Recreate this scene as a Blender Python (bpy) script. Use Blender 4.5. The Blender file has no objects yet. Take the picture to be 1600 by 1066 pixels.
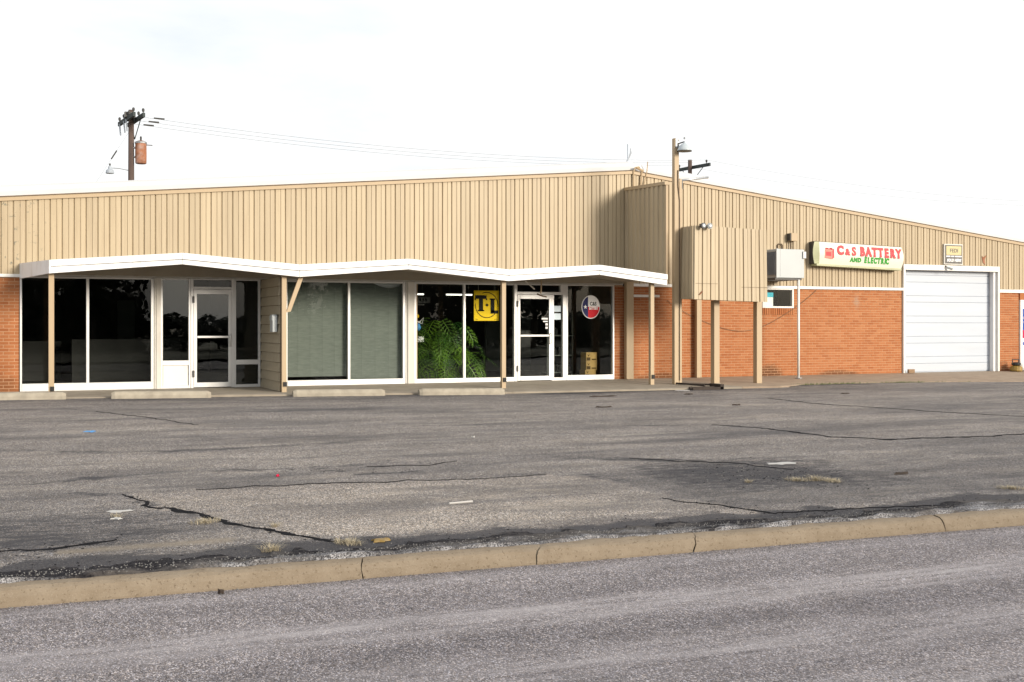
import bpy, bmesh, math, random
from mathutils import Vector, Matrix, noise
random.seed(7)
R = math.radians
sc = bpy.context.scene
col = sc.collection

# ------------------------------------------------------------------ camera, sky, sun, exposure
CAM = Vector((0.0, -25.09, 1.33))
cd = bpy.data.cameras.new('camera'); cam = bpy.data.objects.new('camera', cd); col.objects.link(cam)
cam.location = CAM
cam.rotation_euler = (R(90), 0, R(-23.27))
cd.sensor_width = 36; cd.lens = 1806 / 1600 * 36
cd.shift_y = -25 / 1600
cd.clip_end = 6000; cd.clip_start = 0.1
sc.camera = cam

SUN_AZ, SUN_EL = 27.0, 13.5           # to the right of the facade normal, above the horizon
world = bpy.data.worlds.new('World'); sc.world = world
world.use_nodes = True
nt = world.node_tree; nt.nodes.clear()
N = nt.nodes.new; LK = nt.links.new
wo = N('ShaderNodeOutputWorld')
sky = N('ShaderNodeTexSky'); sky.sky_type = 'NISHITA'; sky.sun_disc = False
sky.sun_elevation = R(SUN_EL); sky.sun_rotation = R(180 - SUN_AZ)
sky.air_density = 1.0; sky.dust_density = 3.0
b1 = N('ShaderNodeBackground'); b1.inputs[1].default_value = 0.1
LK(sky.outputs[0], b1.inputs[0])
b2 = N('ShaderNodeBackground'); b2.inputs[1].default_value = 0.83
tc = N('ShaderNodeTexCoord'); mp = N('ShaderNodeMapping'); mp.inputs['Scale'].default_value = (1.0, 1.0, 3.4)
nz = N('ShaderNodeTexNoise'); nz.inputs['Scale'].default_value = 3.1; nz.inputs['Detail'].default_value = 7
nz.inputs['Roughness'].default_value = 0.52
cr = N('ShaderNodeValToRGB')
cr.color_ramp.elements[0].position = 0.28; cr.color_ramp.elements[0].color = (0.80, 0.85, 0.90, 1)
cr.color_ramp.elements[1].position = 0.48; cr.color_ramp.elements[1].color = (1.0, 1.0, 1.0, 1)
LK(tc.outputs['Generated'], mp.inputs[0]); LK(mp.outputs[0], nz.inputs[0]); LK(nz.outputs[0], cr.inputs[0]); LK(cr.outputs[0], b2.inputs[0])
mx = N('ShaderNodeMixShader'); mx.inputs[0].default_value = 0.88
LK(b1.outputs[0], mx.inputs[1]); LK(b2.outputs[0], mx.inputs[2]); LK(mx.outputs[0], wo.inputs[0])

sl = bpy.data.lights.new('sun', 'SUN'); so = bpy.data.objects.new('sun', sl); col.objects.link(so)
sl.energy = 3.35; sl.angle = R(16); sl.color = (1.0, 0.90, 0.76)
sd = Vector((math.sin(R(SUN_AZ)) * math.cos(R(SUN_EL)), -math.cos(R(SUN_AZ)) * math.cos(R(SUN_EL)), math.sin(R(SUN_EL))))
so.rotation_euler = sd.to_track_quat('Z', 'Y').to_euler()
so.location = (20, -30, 15)

vs = sc.view_settings
vs.view_transform = 'Standard'; vs.look = 'None'; vs.gamma = 1.0; vs.use_curve_mapping = False
vs.exposure = 0.50
sc.render.engine = 'CYCLES'

# ------------------------------------------------------------------ materials
def newmat(name):
    m = bpy.data.materials.new(name); m.use_nodes = True
    t = m.node_tree; p = t.nodes['Principled BSDF']
    return m, t, p

def node(t, typ, **kw):
    n = t.nodes.new(typ)
    for k, v in kw.items():
        if k in ('operation', 'blend_type', 'data_type', 'feature', 'interpolation_type', 'attribute_name', 'noise_dimensions', 'clamp', 'distance'): setattr(n, k, v)
        else: n.inputs[k].default_value = v
    return n

def wpos(t, scale=(1, 1, 1), rot=(0, 0, 0)):
    g = t.nodes.new('ShaderNodeNewGeometry'); m = t.nodes.new('ShaderNodeMapping')
    m.inputs['Scale'].default_value = scale; m.inputs['Rotation'].default_value = rot
    t.links.new(g.outputs['Position'], m.inputs[0]); return m.outputs[0]

def mixc(t, fac, a, b, blend='MIX'):
    n = t.nodes.new('ShaderNodeMix'); n.data_type = 'RGBA'; n.blend_type = blend
    for sock, v in ((n.inputs[0], fac), (n.inputs[6], a), (n.inputs[7], b)):
        if hasattr(v, 'links'): t.links.new(v, sock)
        elif isinstance(v, (int, float)): sock.default_value = v
        else: sock.default_value = (*v, 1) if len(v) == 3 else v
    return n.outputs[2]

def ramp(t, src, p0, p1, c0=(0, 0, 0), c1=(1, 1, 1)):
    n = t.nodes.new('ShaderNodeValToRGB'); e = n.color_ramp.elements
    e[0].position = p0; e[1].position = p1; e[0].color = (*c0, 1); e[1].color = (*c1, 1)
    t.links.new(src, n.inputs[0]); return n.outputs[0]

def noise_t(t, vec, scale, detail=4, rough=0.55):
    n = t.nodes.new('ShaderNodeTexNoise'); n.inputs['Scale'].default_value = scale
    n.inputs['Detail'].default_value = detail; n.inputs['Roughness'].default_value = rough
    t.links.new(vec, n.inputs['Vector']); return n.outputs['Fac']

def math_t(t, op, a, b=0.0, c=None):
    n = t.nodes.new('ShaderNodeMath'); n.operation = op
    for i, v in enumerate((a, b) if c is None else (a, b, c)):
        if hasattr(v, 'links'): t.links.new(v, n.inputs[i])
        else: n.inputs[i].default_value = v
    return n.outputs[0]

def bump(t, p, h, strength=0.3, dist=0.01):
    n = t.nodes.new('ShaderNodeBump'); n.inputs['Strength'].default_value = strength; n.inputs['Distance'].default_value = dist
    t.links.new(h, n.inputs['Height']); t.links.new(n.outputs[0], p.inputs['Normal'])

def sepxyz(t, vec):
    n = t.nodes.new('ShaderNodeSeparateXYZ'); t.links.new(vec, n.inputs[0]); return n.outputs

def pmat(name, base, rough=0.6, var=0.12, scale=3.0, dirt=None, dirt_amt=0.4, dirt_scale=1.5, stretch=(1, 1, 1), metal=0.0, bstr=0.1, bscale=60, spec=0.5):
    m, t, p = newmat(name)
    v = wpos(t, stretch)
    n1 = noise_t(t, v, scale, 5)
    lo = tuple(c * (1 - var) for c in base); hi = tuple(min(1, c * (1 + var)) for c in base)
    c = ramp(t, n1, 0.3, 0.7, lo, hi)
    if dirt:
        n2 = noise_t(t, v, dirt_scale, 8, 0.65)
        f = ramp(t, n2, 0.52, 0.75); f2 = math_t(t, 'MULTIPLY', f, dirt_amt)
        c = mixc(t, f2, c, dirt)
    t.links.new(c, p.inputs['Base Color'])
    p.inputs['Roughness'].default_value = rough; p.inputs['Metallic'].default_value = metal
    p.inputs['Specular IOR Level'].default_value = spec
    if bstr: bump(t, p, noise_t(t, wpos(t), bscale, 3), bstr, 0.004)
    return m

def flat(name, base, rough=0.6, metal=0.0, spec=0.12):
    return pmat(name, base, rough, var=0.05, scale=8, metal=metal, bstr=0.0, spec=spec)

M = {}
M['white_paint'] = pmat('white_paint', (0.72, 0.71, 0.68), 0.5, 0.05, 2.0, (0.45, 0.40, 0.33), 0.35, 2.5, (1, 1, 0.4))
M['old_white'] = pmat('old_white', (0.62, 0.60, 0.55), 0.65, 0.08, 2.0, (0.36, 0.31, 0.25), 0.5, 3.0, (1, 1, 0.3))
M['fascia_white'] = pmat('fascia_white', (0.74, 0.74, 0.74), 0.55, 0.03, 1.0, (0.42, 0.38, 0.33), 0.55, 1.8, (3.5, 1, 0.5))
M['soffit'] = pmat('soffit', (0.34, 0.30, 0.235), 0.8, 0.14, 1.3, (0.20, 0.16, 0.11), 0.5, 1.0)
M['alu'] = pmat('alu', (0.68, 0.68, 0.67), 0.38, 0.04, 2.0, metal=0.25)
M['tan_paint'] = pmat('tan_paint', (0.40, 0.30, 0.185), 0.55, 0.07, 2.0, (0.30, 0.21, 0.12), 0.5, 2.0, (1, 1, 0.3))
M['dark_metal'] = pmat('dark_metal', (0.05, 0.048, 0.045), 0.5, 0.2, 6)
M['rust_shade_brown'] = pmat('rust_shade_brown', (0.12, 0.085, 0.055), 0.8, 0.3, 6)  # brown of rusty metal; also paints shade lines on rake and lap boards
M['grey_metal'] = pmat('grey_metal', (0.30, 0.31, 0.32), 0.45, 0.1, 5, metal=0.5)
M['galv'] = pmat('galv', (0.48, 0.50, 0.52), 0.4, 0.15, 9, metal=0.6)
M['white_metal'] = pmat('white_metal', (0.385, 0.415, 0.425), 0.45, 0.05, 2, (0.40, 0.40, 0.38), 0.4, 2.0, (1, 1, 0.4))
M['roof_membrane'] = pmat('roof_membrane', (0.55, 0.555, 0.56), 0.8, 0.05, 0.8)
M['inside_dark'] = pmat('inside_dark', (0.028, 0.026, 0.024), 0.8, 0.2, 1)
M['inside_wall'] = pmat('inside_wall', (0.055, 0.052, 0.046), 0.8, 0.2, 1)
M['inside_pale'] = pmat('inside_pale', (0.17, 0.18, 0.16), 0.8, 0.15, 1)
M['black'] = flat('black', (0.012, 0.012, 0.013), 0.45)
M['ink_black'] = flat('ink_black', (0.015, 0.014, 0.012), 0.6)
M['sign_red'] = flat('sign_red', (0.62, 0.075, 0.085), 0.5)
M['sign_red_pale'] = flat('sign_red_pale', (0.62, 0.22, 0.18), 0.5)
M['sign_green'] = flat('sign_green', (0.05, 0.30, 0.05), 0.5)
M['sign_cream'] = pmat('sign_cream', (0.64, 0.62, 0.52), 0.4, 0.03, 1.0, (0.5, 0.46, 0.32), 0.25, 2.0)
M['sign_end'] = pmat('sign_end', (0.36, 0.37, 0.22), 0.5, 0.1, 3)
M['sign_yellow'] = flat('sign_yellow', (0.90, 0.60, 0.012), 0.5)
M['old_yellow'] = pmat('old_yellow', (0.52, 0.44, 0.23), 0.6, 0.1, 4)
M['sign_grey'] = flat('sign_grey', (0.15, 0.145, 0.14), 0.6)
M['flag_blue'] = flat('flag_blue', (0.012, 0.015, 0.10), 0.4)
M['flag_red'] = flat('flag_red', (0.55, 0.008, 0.02), 0.4)
M['flag_white'] = flat('flag_white', (0.75, 0.75, 0.75), 0.4)
M['cardboard'] = pmat('cardboard', (0.50, 0.32, 0.11), 0.8, 0.1, 10)
M['wood_brown'] = pmat('wood_brown', (0.26, 0.17, 0.10), 0.85, 0.2, 9)
M['cardboard_dark'] = flat('cardboard_dark', (0.10, 0.06, 0.02), 0.8)
M['paper'] = flat('paper', (0.62, 0.72, 0.80), 0.8)
M['poster_blue'] = flat('poster_blue', (0.03, 0.09, 0.42), 0.6)
M['poster_cyan'] = flat('poster_cyan', (0.05, 0.42, 0.55), 0.6)
M['poster_red'] = flat('poster_red', (0.60, 0.02, 0.07), 0.6)
M['wood_pole'] = pmat('wood_pole', (0.085, 0.058, 0.048), 0.9, 0.35, 6, (0.05, 0.03, 0.03), 0.5, 5, (1, 1, 0.1), bstr=0.4, bscale=25)
M['arm_wood'] = pmat('arm_wood', (0.045, 0.055, 0.055), 0.9, 0.3, 6)
M['rusty'] = pmat('rusty', (0.27, 0.105, 0.05), 0.85, 0.3, 4, (0.45, 0.40, 0.38), 0.6, 2.3)
M['lamp_white'] = pmat('lamp_white', (0.34, 0.38, 0.43), 0.4, 0.05, 4)
M['dome_white'] = pmat('dome_white', (0.42, 0.47, 0.50), 0.35, 0.03, 4)
M['concrete'] = pmat('concrete', (0.29, 0.25, 0.195), 0.9, 0.12, 3.0, (0.16, 0.125, 0.09), 0.6, 1.6, bstr=0.35, bscale=80)
M['dusty_concrete'] = pmat('dusty_concrete', (0.30, 0.23, 0.165), 0.95, 0.14, 3.0, (0.17, 0.12, 0.08), 0.6, 1.6, bstr=0.35, bscale=80)
M['stop_concrete'] = pmat('stop_concrete', (0.33, 0.295, 0.235), 0.9, 0.18, 5.0, (0.22, 0.19, 0.15), 0.6, 4, bstr=0.5, bscale=60)
M['blue_scrap'] = flat('blue_scrap', (0.10, 0.32, 0.65), 0.6)
M['white_scrap'] = flat('white_scrap', (0.48, 0.47, 0.45), 0.8)
M['tar'] = pmat('tar', (0.010, 0.010, 0.012), 0.95, 0.4, 8, bstr=0.4, bscale=60, spec=0.1)
M['rust_iron'] = pmat('rust_iron', (0.035, 0.024, 0.018), 0.8, 0.3, 9)
M['straw'] = pmat('straw', (0.42, 0.36, 0.25), 0.9, 0.2, 30)
M['weed'] = pmat('weed', (0.09, 0.11, 0.04), 0.9, 0.3, 20)
M['yellow_paint'] = pmat('yellow_paint', (0.27, 0.17, 0.03), 0.5, 0.25, 8, (0.05, 0.04, 0.03), 0.8, 6)
M['rubber'] = pmat('rubber', (0.02, 0.02, 0.02), 0.8, 0.2, 8)
M['door_white'] = pmat('door_white', (0.78, 0.77, 0.74), 0.5, 0.04, 2, (0.5, 0.46, 0.4), 0.3, 3)
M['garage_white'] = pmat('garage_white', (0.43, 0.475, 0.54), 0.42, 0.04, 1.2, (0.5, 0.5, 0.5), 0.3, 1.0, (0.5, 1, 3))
M['siding_paint'] = pmat('siding_paint', (0.33, 0.285, 0.205), 0.7, 0.07, 3)
M['bark'] = pmat('bark', (0.09, 0.07, 0.05), 0.9, 0.3, 6)
M['foliage'] = pmat('foliage', (0.014, 0.018, 0.008), 0.8, 0.4, 0.8, bstr=0)
M['grass_far'] = pmat('grass_far', (0.055, 0.052, 0.03), 0.95, 0.25, 0.5)
M['earth'] = pmat('earth', (0.17, 0.14, 0.10), 0.95, 0.25, 0.6)

# painted ribbed metal: streaks, chips at the far left end
m, t, p = newmat('cladding_tan'); M['cladding'] = m
v = wpos(t)
c = ramp(t, noise_t(t, wpos(t, (1, 1, 0.12)), 2.2, 6), 0.3, 0.7, (0.378, 0.303, 0.198), (0.433, 0.350, 0.234))
c = mixc(t, math_t(t, 'MULTIPLY', ramp(t, noise_t(t, wpos(t, (6, 1, 0.25)), 3.0, 5), 0.5, 0.8), 0.5), c, (0.27, 0.20, 0.125))
oi = t.nodes.new('ShaderNodeObjectInfo')
c = mixc(t, 1.0, c, ramp(t, oi.outputs['Random'], 0, 1, (0.95, 0.95, 0.95), (1.04, 1.04, 1.03)), 'MULTIPLY')
spk = ramp(t, noise_t(t, v, 38, 2), 0.735, 0.76)
c = mixc(t, math_t(t, 'MULTIPLY', spk, 0.55), c, (0.20, 0.12, 0.07))
xyz = sepxyz(t, v)
leftm = ramp(t, xyz[0], 0.05, 0.9, (1, 1, 1), (0, 0, 0))
chip = ramp(t, noise_t(t, v, 9, 6, 0.7), 0.60, 0.64)
c = mixc(t, math_t(t, 'MULTIPLY', math_t(t, 'MULTIPLY', chip, leftm), 0.85), c, (0.10, 0.11, 0.09))
t.links.new(c, p.inputs['Base Color']); p.inputs['Roughness'].default_value = 0.5; p.inputs['Specular IOR Level'].default_value = 0.35
bump(t, p, noise_t(t, wpos(t, (1, 1, 0.25)), 5, 3), 0.15, 0.02)

# brick: colour per brick, stains near the slab, old pale patch high on the right
def brick_mat(name, per_island):
    m, t, p = newmat(name)
    if per_island:
        g = t.nodes.new('ShaderNodeNewGeometry'); rnd = g.outputs['Random Per Island']
    else:
        g = t.nodes.new('ShaderNodeObjectInfo'); rnd = g.outputs['Random']
    n = t.nodes.new('ShaderNodeValToRGB'); e = n.color_ramp.elements
    e[0].position = 0; e[0].color = (0.31, 0.106, 0.040, 1)
    e[1].position = 1; e[1].color = (0.41, 0.178, 0.078, 1)
    for pos, cc in ((0.12, (0.335, 0.122, 0.047)), (0.5, (0.37, 0.140, 0.055)), (0.85, (0.39, 0.156, 0.066))):
        k = e.new(pos); k.color = (*cc, 1)
    t.links.new(rnd, n.inputs[0]); c = n.outputs[0]
    v = wpos(t)
    c = mixc(t, ramp(t, noise_t(t, v, 45, 5, 0.7), 0.4, 0.75, (0, 0, 0), (0.35, 0.35, 0.35)), c, (0.26, 0.10, 0.05))
    c = mixc(t, ramp(t, noise_t(t, v, 0.7, 3), 0.45, 0.75, (0, 0, 0), (0.35, 0.35, 0.35)), c, (0.30, 0.10, 0.04))
    xyz = sepxyz(t, v)
    sn = math_t(t, 'MULTIPLY', math_t(t, 'SUBTRACT', noise_t(t, wpos(t, (1.5, 1, 2.0)), 3.0, 6, 0.65), 0.5), 1.5)
    stain = None
    for x0, wx_, hz, amt in ((18.15, .42, .34, 1.0), (20.35, .75, .13, .9), (14.75, .7, .16, .75), (-.2, .35, .38, .55), (12.9, .9, .1, .5), (26.4, .35, .15, .6)):
        dx = math_t(t, 'DIVIDE', math_t(t, 'ABSOLUTE', math_t(t, 'SUBTRACT', xyz[0], x0)), wx_)
        dz = math_t(t, 'DIVIDE', xyz[2], hz)
        q = math_t(t, 'ADD', math_t(t, 'ADD', math_t(t, 'POWER', dx, 2.0), math_t(t, 'POWER', dz, 2.0)), sn)
        f = math_t(t, 'MULTIPLY', ramp(t, q, 0.35, 1.15, (1, 1, 1), (0, 0, 0)), amt)
        stain = f if stain is None else math_t(t, 'MAXIMUM', stain, f)
    c = mixc(t, math_t(t, 'MULTIPLY', stain, 0.8), c, (0.085, 0.042, 0.022))
    d1 = math_t(t, 'ABSOLUTE', math_t(t, 'SUBTRACT', xyz[0], 20.95))
    d2 = math_t(t, 'ABSOLUTE', math_t(t, 'SUBTRACT', xyz[2], 1.95))
    pm = math_t(t, 'ADD', math_t(t, 'MULTIPLY', d1, 3.2), math_t(t, 'MULTIPLY', d2, 1.9))
    pm = ramp(t, math_t(t, 'ADD', pm, math_t(t, 'MULTIPLY', noise_t(t, v, 9, 5), 0.9)), 0.6, 1.15, (0.55, 0.55, 0.55), (0, 0, 0))
    c = mixc(t, pm, c, (0.34, 0.26, 0.20))
    t.links.new(c, p.inputs['Base Color']); p.inputs['Roughness'].default_value = 0.9; p.inputs['Specular IOR Level'].default_value = 0.2
    bump(t, p, noise_t(t, v, 120, 4), 0.5, 0.004)
    return m
M['brick'] = brick_mat('fired_brick', False)
M['brick_many'] = brick_mat('fired_brick_many', True)
M['mortar'] = pmat('mortar', (0.44, 0.255, 0.145), 0.95, 0.12, 6, (0.30, 0.15, 0.08), 0.3, 2, bstr=0.4)

# glass: clear pane with a Fresnel reflection
def glass(name, tint, ior=1.55, haze=0.0):
    m = bpy.data.materials.new(name); m.use_nodes = True; t = m.node_tree; t.nodes.clear()
    o = t.nodes.new('ShaderNodeOutputMaterial'); tr = t.nodes.new('ShaderNodeBsdfTransparent'); gl = t.nodes.new('ShaderNodeBsdfGlossy')
    tr.inputs[0].default_value = (*tint, 1); gl.inputs['Roughness'].default_value = 0.0; gl.inputs[0].default_value = (0.95, 0.97, 0.97, 1)
    fr = t.nodes.new('ShaderNodeFresnel'); fr.inputs[0].default_value = ior
    bp = t.nodes.new('ShaderNodeBump'); bp.inputs['Strength'].default_value = 0.02; bp.inputs['Distance'].default_value = 0.05
    t.links.new(noise_t(t, wpos(t), 1.2, 2), bp.inputs['Height']); t.links.new(bp.outputs[0], gl.inputs['Normal'])
    mx = t.nodes.new('ShaderNodeMixShader')
    t.links.new(fr.outputs[0], mx.inputs[0]); t.links.new(tr.outputs[0], mx.inputs[1]); t.links.new(gl.outputs[0], mx.inputs[2])
    t.links.new(mx.outputs[0], o.inputs[0]); return m
M['glass'] = glass('window_glass', (0.93, 0.95, 0.94), 1.28)
M['glass_door'] = glass('door_glass', (0.88, 0.91, 0.90), 1.52)
M['glass_dark'] = glass('tinted_glass', (0.42, 0.46, 0.45))

# woven blind cloth
m, t, p = newmat('blind_cloth'); M['blind'] = m
v = wpos(t)
c = ramp(t, noise_t(t, wpos(t, (1, 1, 6)), 6, 5), 0.3, 0.7, (0.125, 0.139, 0.125), (0.168, 0.182, 0.164))
t.links.new(c, p.inputs['Base Color']); p.inputs['Roughness'].default_value = 0.95
# plant leaf: sunlit and shaded tones put into the random colour
m, t, p = newmat('leaf_green'); M['leaf'] = m
oi = t.nodes.new('ShaderNodeObjectInfo')
c = ramp(t, oi.outputs['Random'], 0.0, 1.0, (0.012, 0.055, 0.008), (0.15, 0.28, 0.024))
t.links.new(c, p.inputs['Base Color']); p.inputs['Roughness'].default_value = 0.4
p.inputs['Transmission Weight'].default_value = 0.0
# lit tube
m = bpy.data.materials.new('lit_tube'); m.use_nodes = True; t = m.node_tree; t.nodes.clear()
o = t.nodes.new('ShaderNodeOutputMaterial'); e = t.nodes.new('ShaderNodeEmission'); e.inputs[0].default_value = (1, 0.95, 0.82, 1); e.inputs[1].default_value = 2.2
t.links.new(e.outputs[0], o.inputs[0]); M['tube'] = m

# asphalt with exposed chips; masks come from the mesh attribute "wear" (r tar, g worn pale, b dirt)
def asphalt(name, dark, light, chips, attr=None, vs_scale=85, streak_rot=0.0, track=False):
    m, t, p = newmat(name)
    v = wpos(t)
    vst = wpos(t, (1.0, 0.55, 1.0))
    vo = t.nodes.new('ShaderNodeTexVoronoi'); vo.inputs['Scale'].default_value = vs_scale; t.links.new(vst, vo.inputs['Vector'])
    vo2 = t.nodes.new('ShaderNodeTexVoronoi'); vo2.inputs['Scale'].default_value = vs_scale * 0.8; t.links.new(vst, vo2.inputs['Vector'])
    bw = sepxyz(t, vo.outputs['Color'])
    n = t.nodes.new('ShaderNodeValToRGB'); e = n.color_ramp.elements
    e[0].position = 0; e[0].color = (*dark, 1); e[1].position = 1; e[1].color = (*chips, 1)
    k = e.new(0.35); k.color = (*tuple(d * 0.6 + l * 0.4 for d, l in zip(dark, light)), 1)
    k = e.new(0.80); k.color = (*light, 1)
    t.links.new(bw[0], n.inputs[0]); c = n.outputs[0]
    bw2 = sepxyz(t, vo2.outputs['Color'])
    c = mixc(t, 0.35, c, ramp(t, bw2[1], 0.1, 0.95, tuple(x * 0.75 for x in dark), tuple(x * 1.15 for x in light)))
    hue = ramp(t, bw2[2], 0.2, 0.9, (0.92, 0.97, 1.08), (1.08, 1.0, 0.90))
    c = mixc(t, 0.8, c, hue, 'MULTIPLY')
    c = mixc(t, 1.0, c, ramp(t, noise_t(t, vst, 34, 4, 0.75), 0.30, 0.72, (0.72, 0.72, 0.73), (1.30, 1.29, 1.28)), 'MULTIPLY')
    # broad blotches and streaks
    if attr:
        big = noise_t(t, wpos(t, (0.20, 0.75, 1)), 1.0, 8, 0.66)
        c = mixc(t, math_t(t, 'MULTIPLY', ramp(t, big, 0.50, 0.60), 0.50), c, (0.060, 0.058, 0.062))
        big2 = noise_t(t, wpos(t, (0.16, 1.2, 1.0)), 1.7, 8, 0.62)
        c = mixc(t, math_t(t, 'MULTIPLY', ramp(t, big2, 0.54, 0.66), 0.45), c, (0.045, 0.045, 0.052))
        big3 = noise_t(t, wpos(t, (0.35, 1.0, 1.0)), 2.3, 8, 0.68)
        c = mixc(t, math_t(t, 'MULTIPLY', ramp(t, big3, 0.55, 0.70), 0.40), c, (0.30, 0.265, 0.225))
    st = noise_t(t, wpos(t, (0.22, 1.5, 1), (0, 0, streak_rot)), 1.1, 7, 0.62)
    c = mixc(t, 1.0, c, ramp(t, st, 0.28, 0.72, (0.74, 0.74, 0.76), (1.28, 1.27, 1.24)), 'MULTIPLY')
    c = mixc(t, 0.8, c, ramp(t, noise_t(t, v, 2.6, 6, 0.65), 0.3, 0.7, (0.80, 0.79, 0.78), (1.18, 1.18, 1.18)), 'MULTIPLY')
    if track:
        ca, sa = math.cos(KA), math.sin(KA)
        xyz = sepxyz(t, v)
        s = math_t(t, 'ADD', math_t(t, 'MULTIPLY', xyz[0], -sa), math_t(t, 'MULTIPLY', xyz[1], ca))
        wob = math_t(t, 'MULTIPLY', noise_t(t, wpos(t, (0.5, 0.5, 1)), 0.5, 3), 0.16)
        for s0, w, amt in ((-18.58, 0.11, 0.75), (-18.83, 0.07, 0.5), (-19.75, 0.22, 0.5), (-17.56, 0.10, 0.35), (-20.6, 0.2, 0.45)):
            dd = math_t(t, 'ABSOLUTE', math_t(t, 'SUBTRACT', math_t(t, 'ADD', s, wob), s0 + 0.08))
            f = ramp(t, dd, 0.0, w * 2.2, (1, 1, 1), (0, 0, 0))
            f = math_t(t, 'MULTIPLY', math_t(t, 'MULTIPLY', f, ramp(t, noise_t(t, wpos(t, (0.4, 4, 1)), 3, 5), 0.3, 0.65)), amt)
            c = mixc(t, f, c, (0.44, 0.41, 0.415))
    if attr:
        a = t.nodes.new('ShaderNodeAttribute'); a.attribute_name = attr
        ax = sepxyz(t, a.outputs['Color'])
        fine = math_t(t, 'ADD', math_t(t, 'MULTIPLY', noise_t(t, wpos(t, (0.5, 1.3, 1)), 9, 9, 0.78), 0.8), math_t(t, 'MULTIPLY', noise_t(t, v, 60, 3, 0.7), 0.2))
        tarf = ramp(t, math_t(t, 'ADD', ax[0], math_t(t, 'MULTIPLY', math_t(t, 'SUBTRACT', fine, 0.5), 2.3)), 0.25, 0.60)
        c = mixc(t, math_t(t, 'MULTIPLY', tarf, 0.86), c, (0.026, 0.026, 0.032))
        palef = ramp(t, math_t(t, 'ADD', ax[1], math_t(t, 'MULTIPLY', math_t(t, 'SUBTRACT', fine, 0.5), 0.9)), 0.25, 0.75)
        c2 = mixc(t, 1.0, c, (1.40, 1.37, 1.31), 'MULTIPLY')
        c = mixc(t, palef, c, c2)
        dirtf = ramp(t, math_t(t, 'ADD', ax[2], math_t(t, 'MULTIPLY', math_t(t, 'SUBTRACT', fine, 0.5), 0.9)), 0.3, 0.8)
        c = mixc(t, math_t(t, 'MULTIPLY', dirtf, 0.7), c, (0.24, 0.20, 0.15))
    t.links.new(c, p.inputs['Base Color']); p.inputs['Roughness'].default_value = 0.85; p.inputs['Specular IOR Level'].default_value = 0.35
    h = math_t(t, 'ADD', math_t(t, 'MULTIPLY', vo.outputs['Distance'], -1.0), math_t(t, 'MULTIPLY', bw[1], 0.5))
    bump(t, p, h, 0.6, 0.005)
    return m
KSL = -0.0358
KA = math.atan(KSL)
M['lot'] = asphalt('lot_asphalt', (0.022, 0.020, 0.021), (0.280, 0.256, 0.234), (0.72, 0.675, 0.62), 'wear', 150)
M['road'] = asphalt('road_asphalt', (0.026, 0.023, 0.025), (0.280, 0.256, 0.258), (0.78, 0.74, 0.75), None, 180, -KA, True)
m, t, p = newmat('broken_asphalt'); M['broken'] = m
p.inputs['Specular IOR Level'].default_value = 0.1
v = wpos(t)
f = ramp(t, noise_t(t, wpos(t, (0.55, 2.0, 1)), 5, 8, 0.7), 0.36, 0.52)
c1 = ramp(t, noise_t(t, v, 70, 3), 0.35, 0.7, (0.006, 0.006, 0.009), (0.05, 0.047, 0.05))
c2 = ramp(t, noise_t(t, v, 90, 3, 0.7), 0.40, 0.60, (0.05, 0.05, 0.055), (0.48, 0.475, 0.49))
a = t.nodes.new('ShaderNodeAttribute'); a.attribute_name = 'wear'
ax = sepxyz(t, a.outputs['Color'])
f = math_t(t, 'MULTIPLY', f, ax[0])
c1 = mixc(t, ramp(t, noise_t(t, wpos(t, (0.5, 1.6, 1)), 2.6, 7, 0.65), 0.5, 0.6), c1, (0.10, 0.092, 0.088))
c = mixc(t, f, c1, c2)
t.links.new(c, p.inputs['Base Color']); p.inputs['Roughness'].default_value = 0.9
bump(t, p, noise_t(t, v, 60, 5, 0.7), 0.9, 0.015)
# kerb concrete: fine pits
m, t, p = newmat('kerb_concrete'); M['kerb'] = m
v = wpos(t)
c = ramp(t, noise_t(t, v, 7, 8, 0.7), 0.3, 0.7, (0.30, 0.247, 0.182), (0.455, 0.39, 0.30))
c = mixc(t, ramp(t, noise_t(t, v, 48, 3, 0.6), 0.59, 0.66, (0, 0, 0), (0.8, 0.8, 0.8)), c, (0.11, 0.085, 0.06))
c = mixc(t, ramp(t, noise_t(t, v, 110, 2), 0.6, 0.7, (0, 0, 0), (0.6, 0.6, 0.6)), c, (0.55, 0.50, 0.42))
xyz = sepxyz(t, v)
lowk = ramp(t, math_t(t, 'ADD', xyz[2], math_t(t, 'MULTIPLY', noise_t(t, v, 9, 4), 0.03)), -0.385, -0.355, (0.6, 0.6, 0.6), (0, 0, 0))
c = mixc(t, lowk, c, (0.16, 0.12, 0.08))
t.links.new(c, p.inputs['Base Color']); p.inputs['Roughness'].default_value = 0.95; p.inputs['Specular IOR Level'].default_value = 0.2
bump(t, p, noise_t(t, v, 70, 6, 0.7), 0.6, 0.008)

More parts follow.
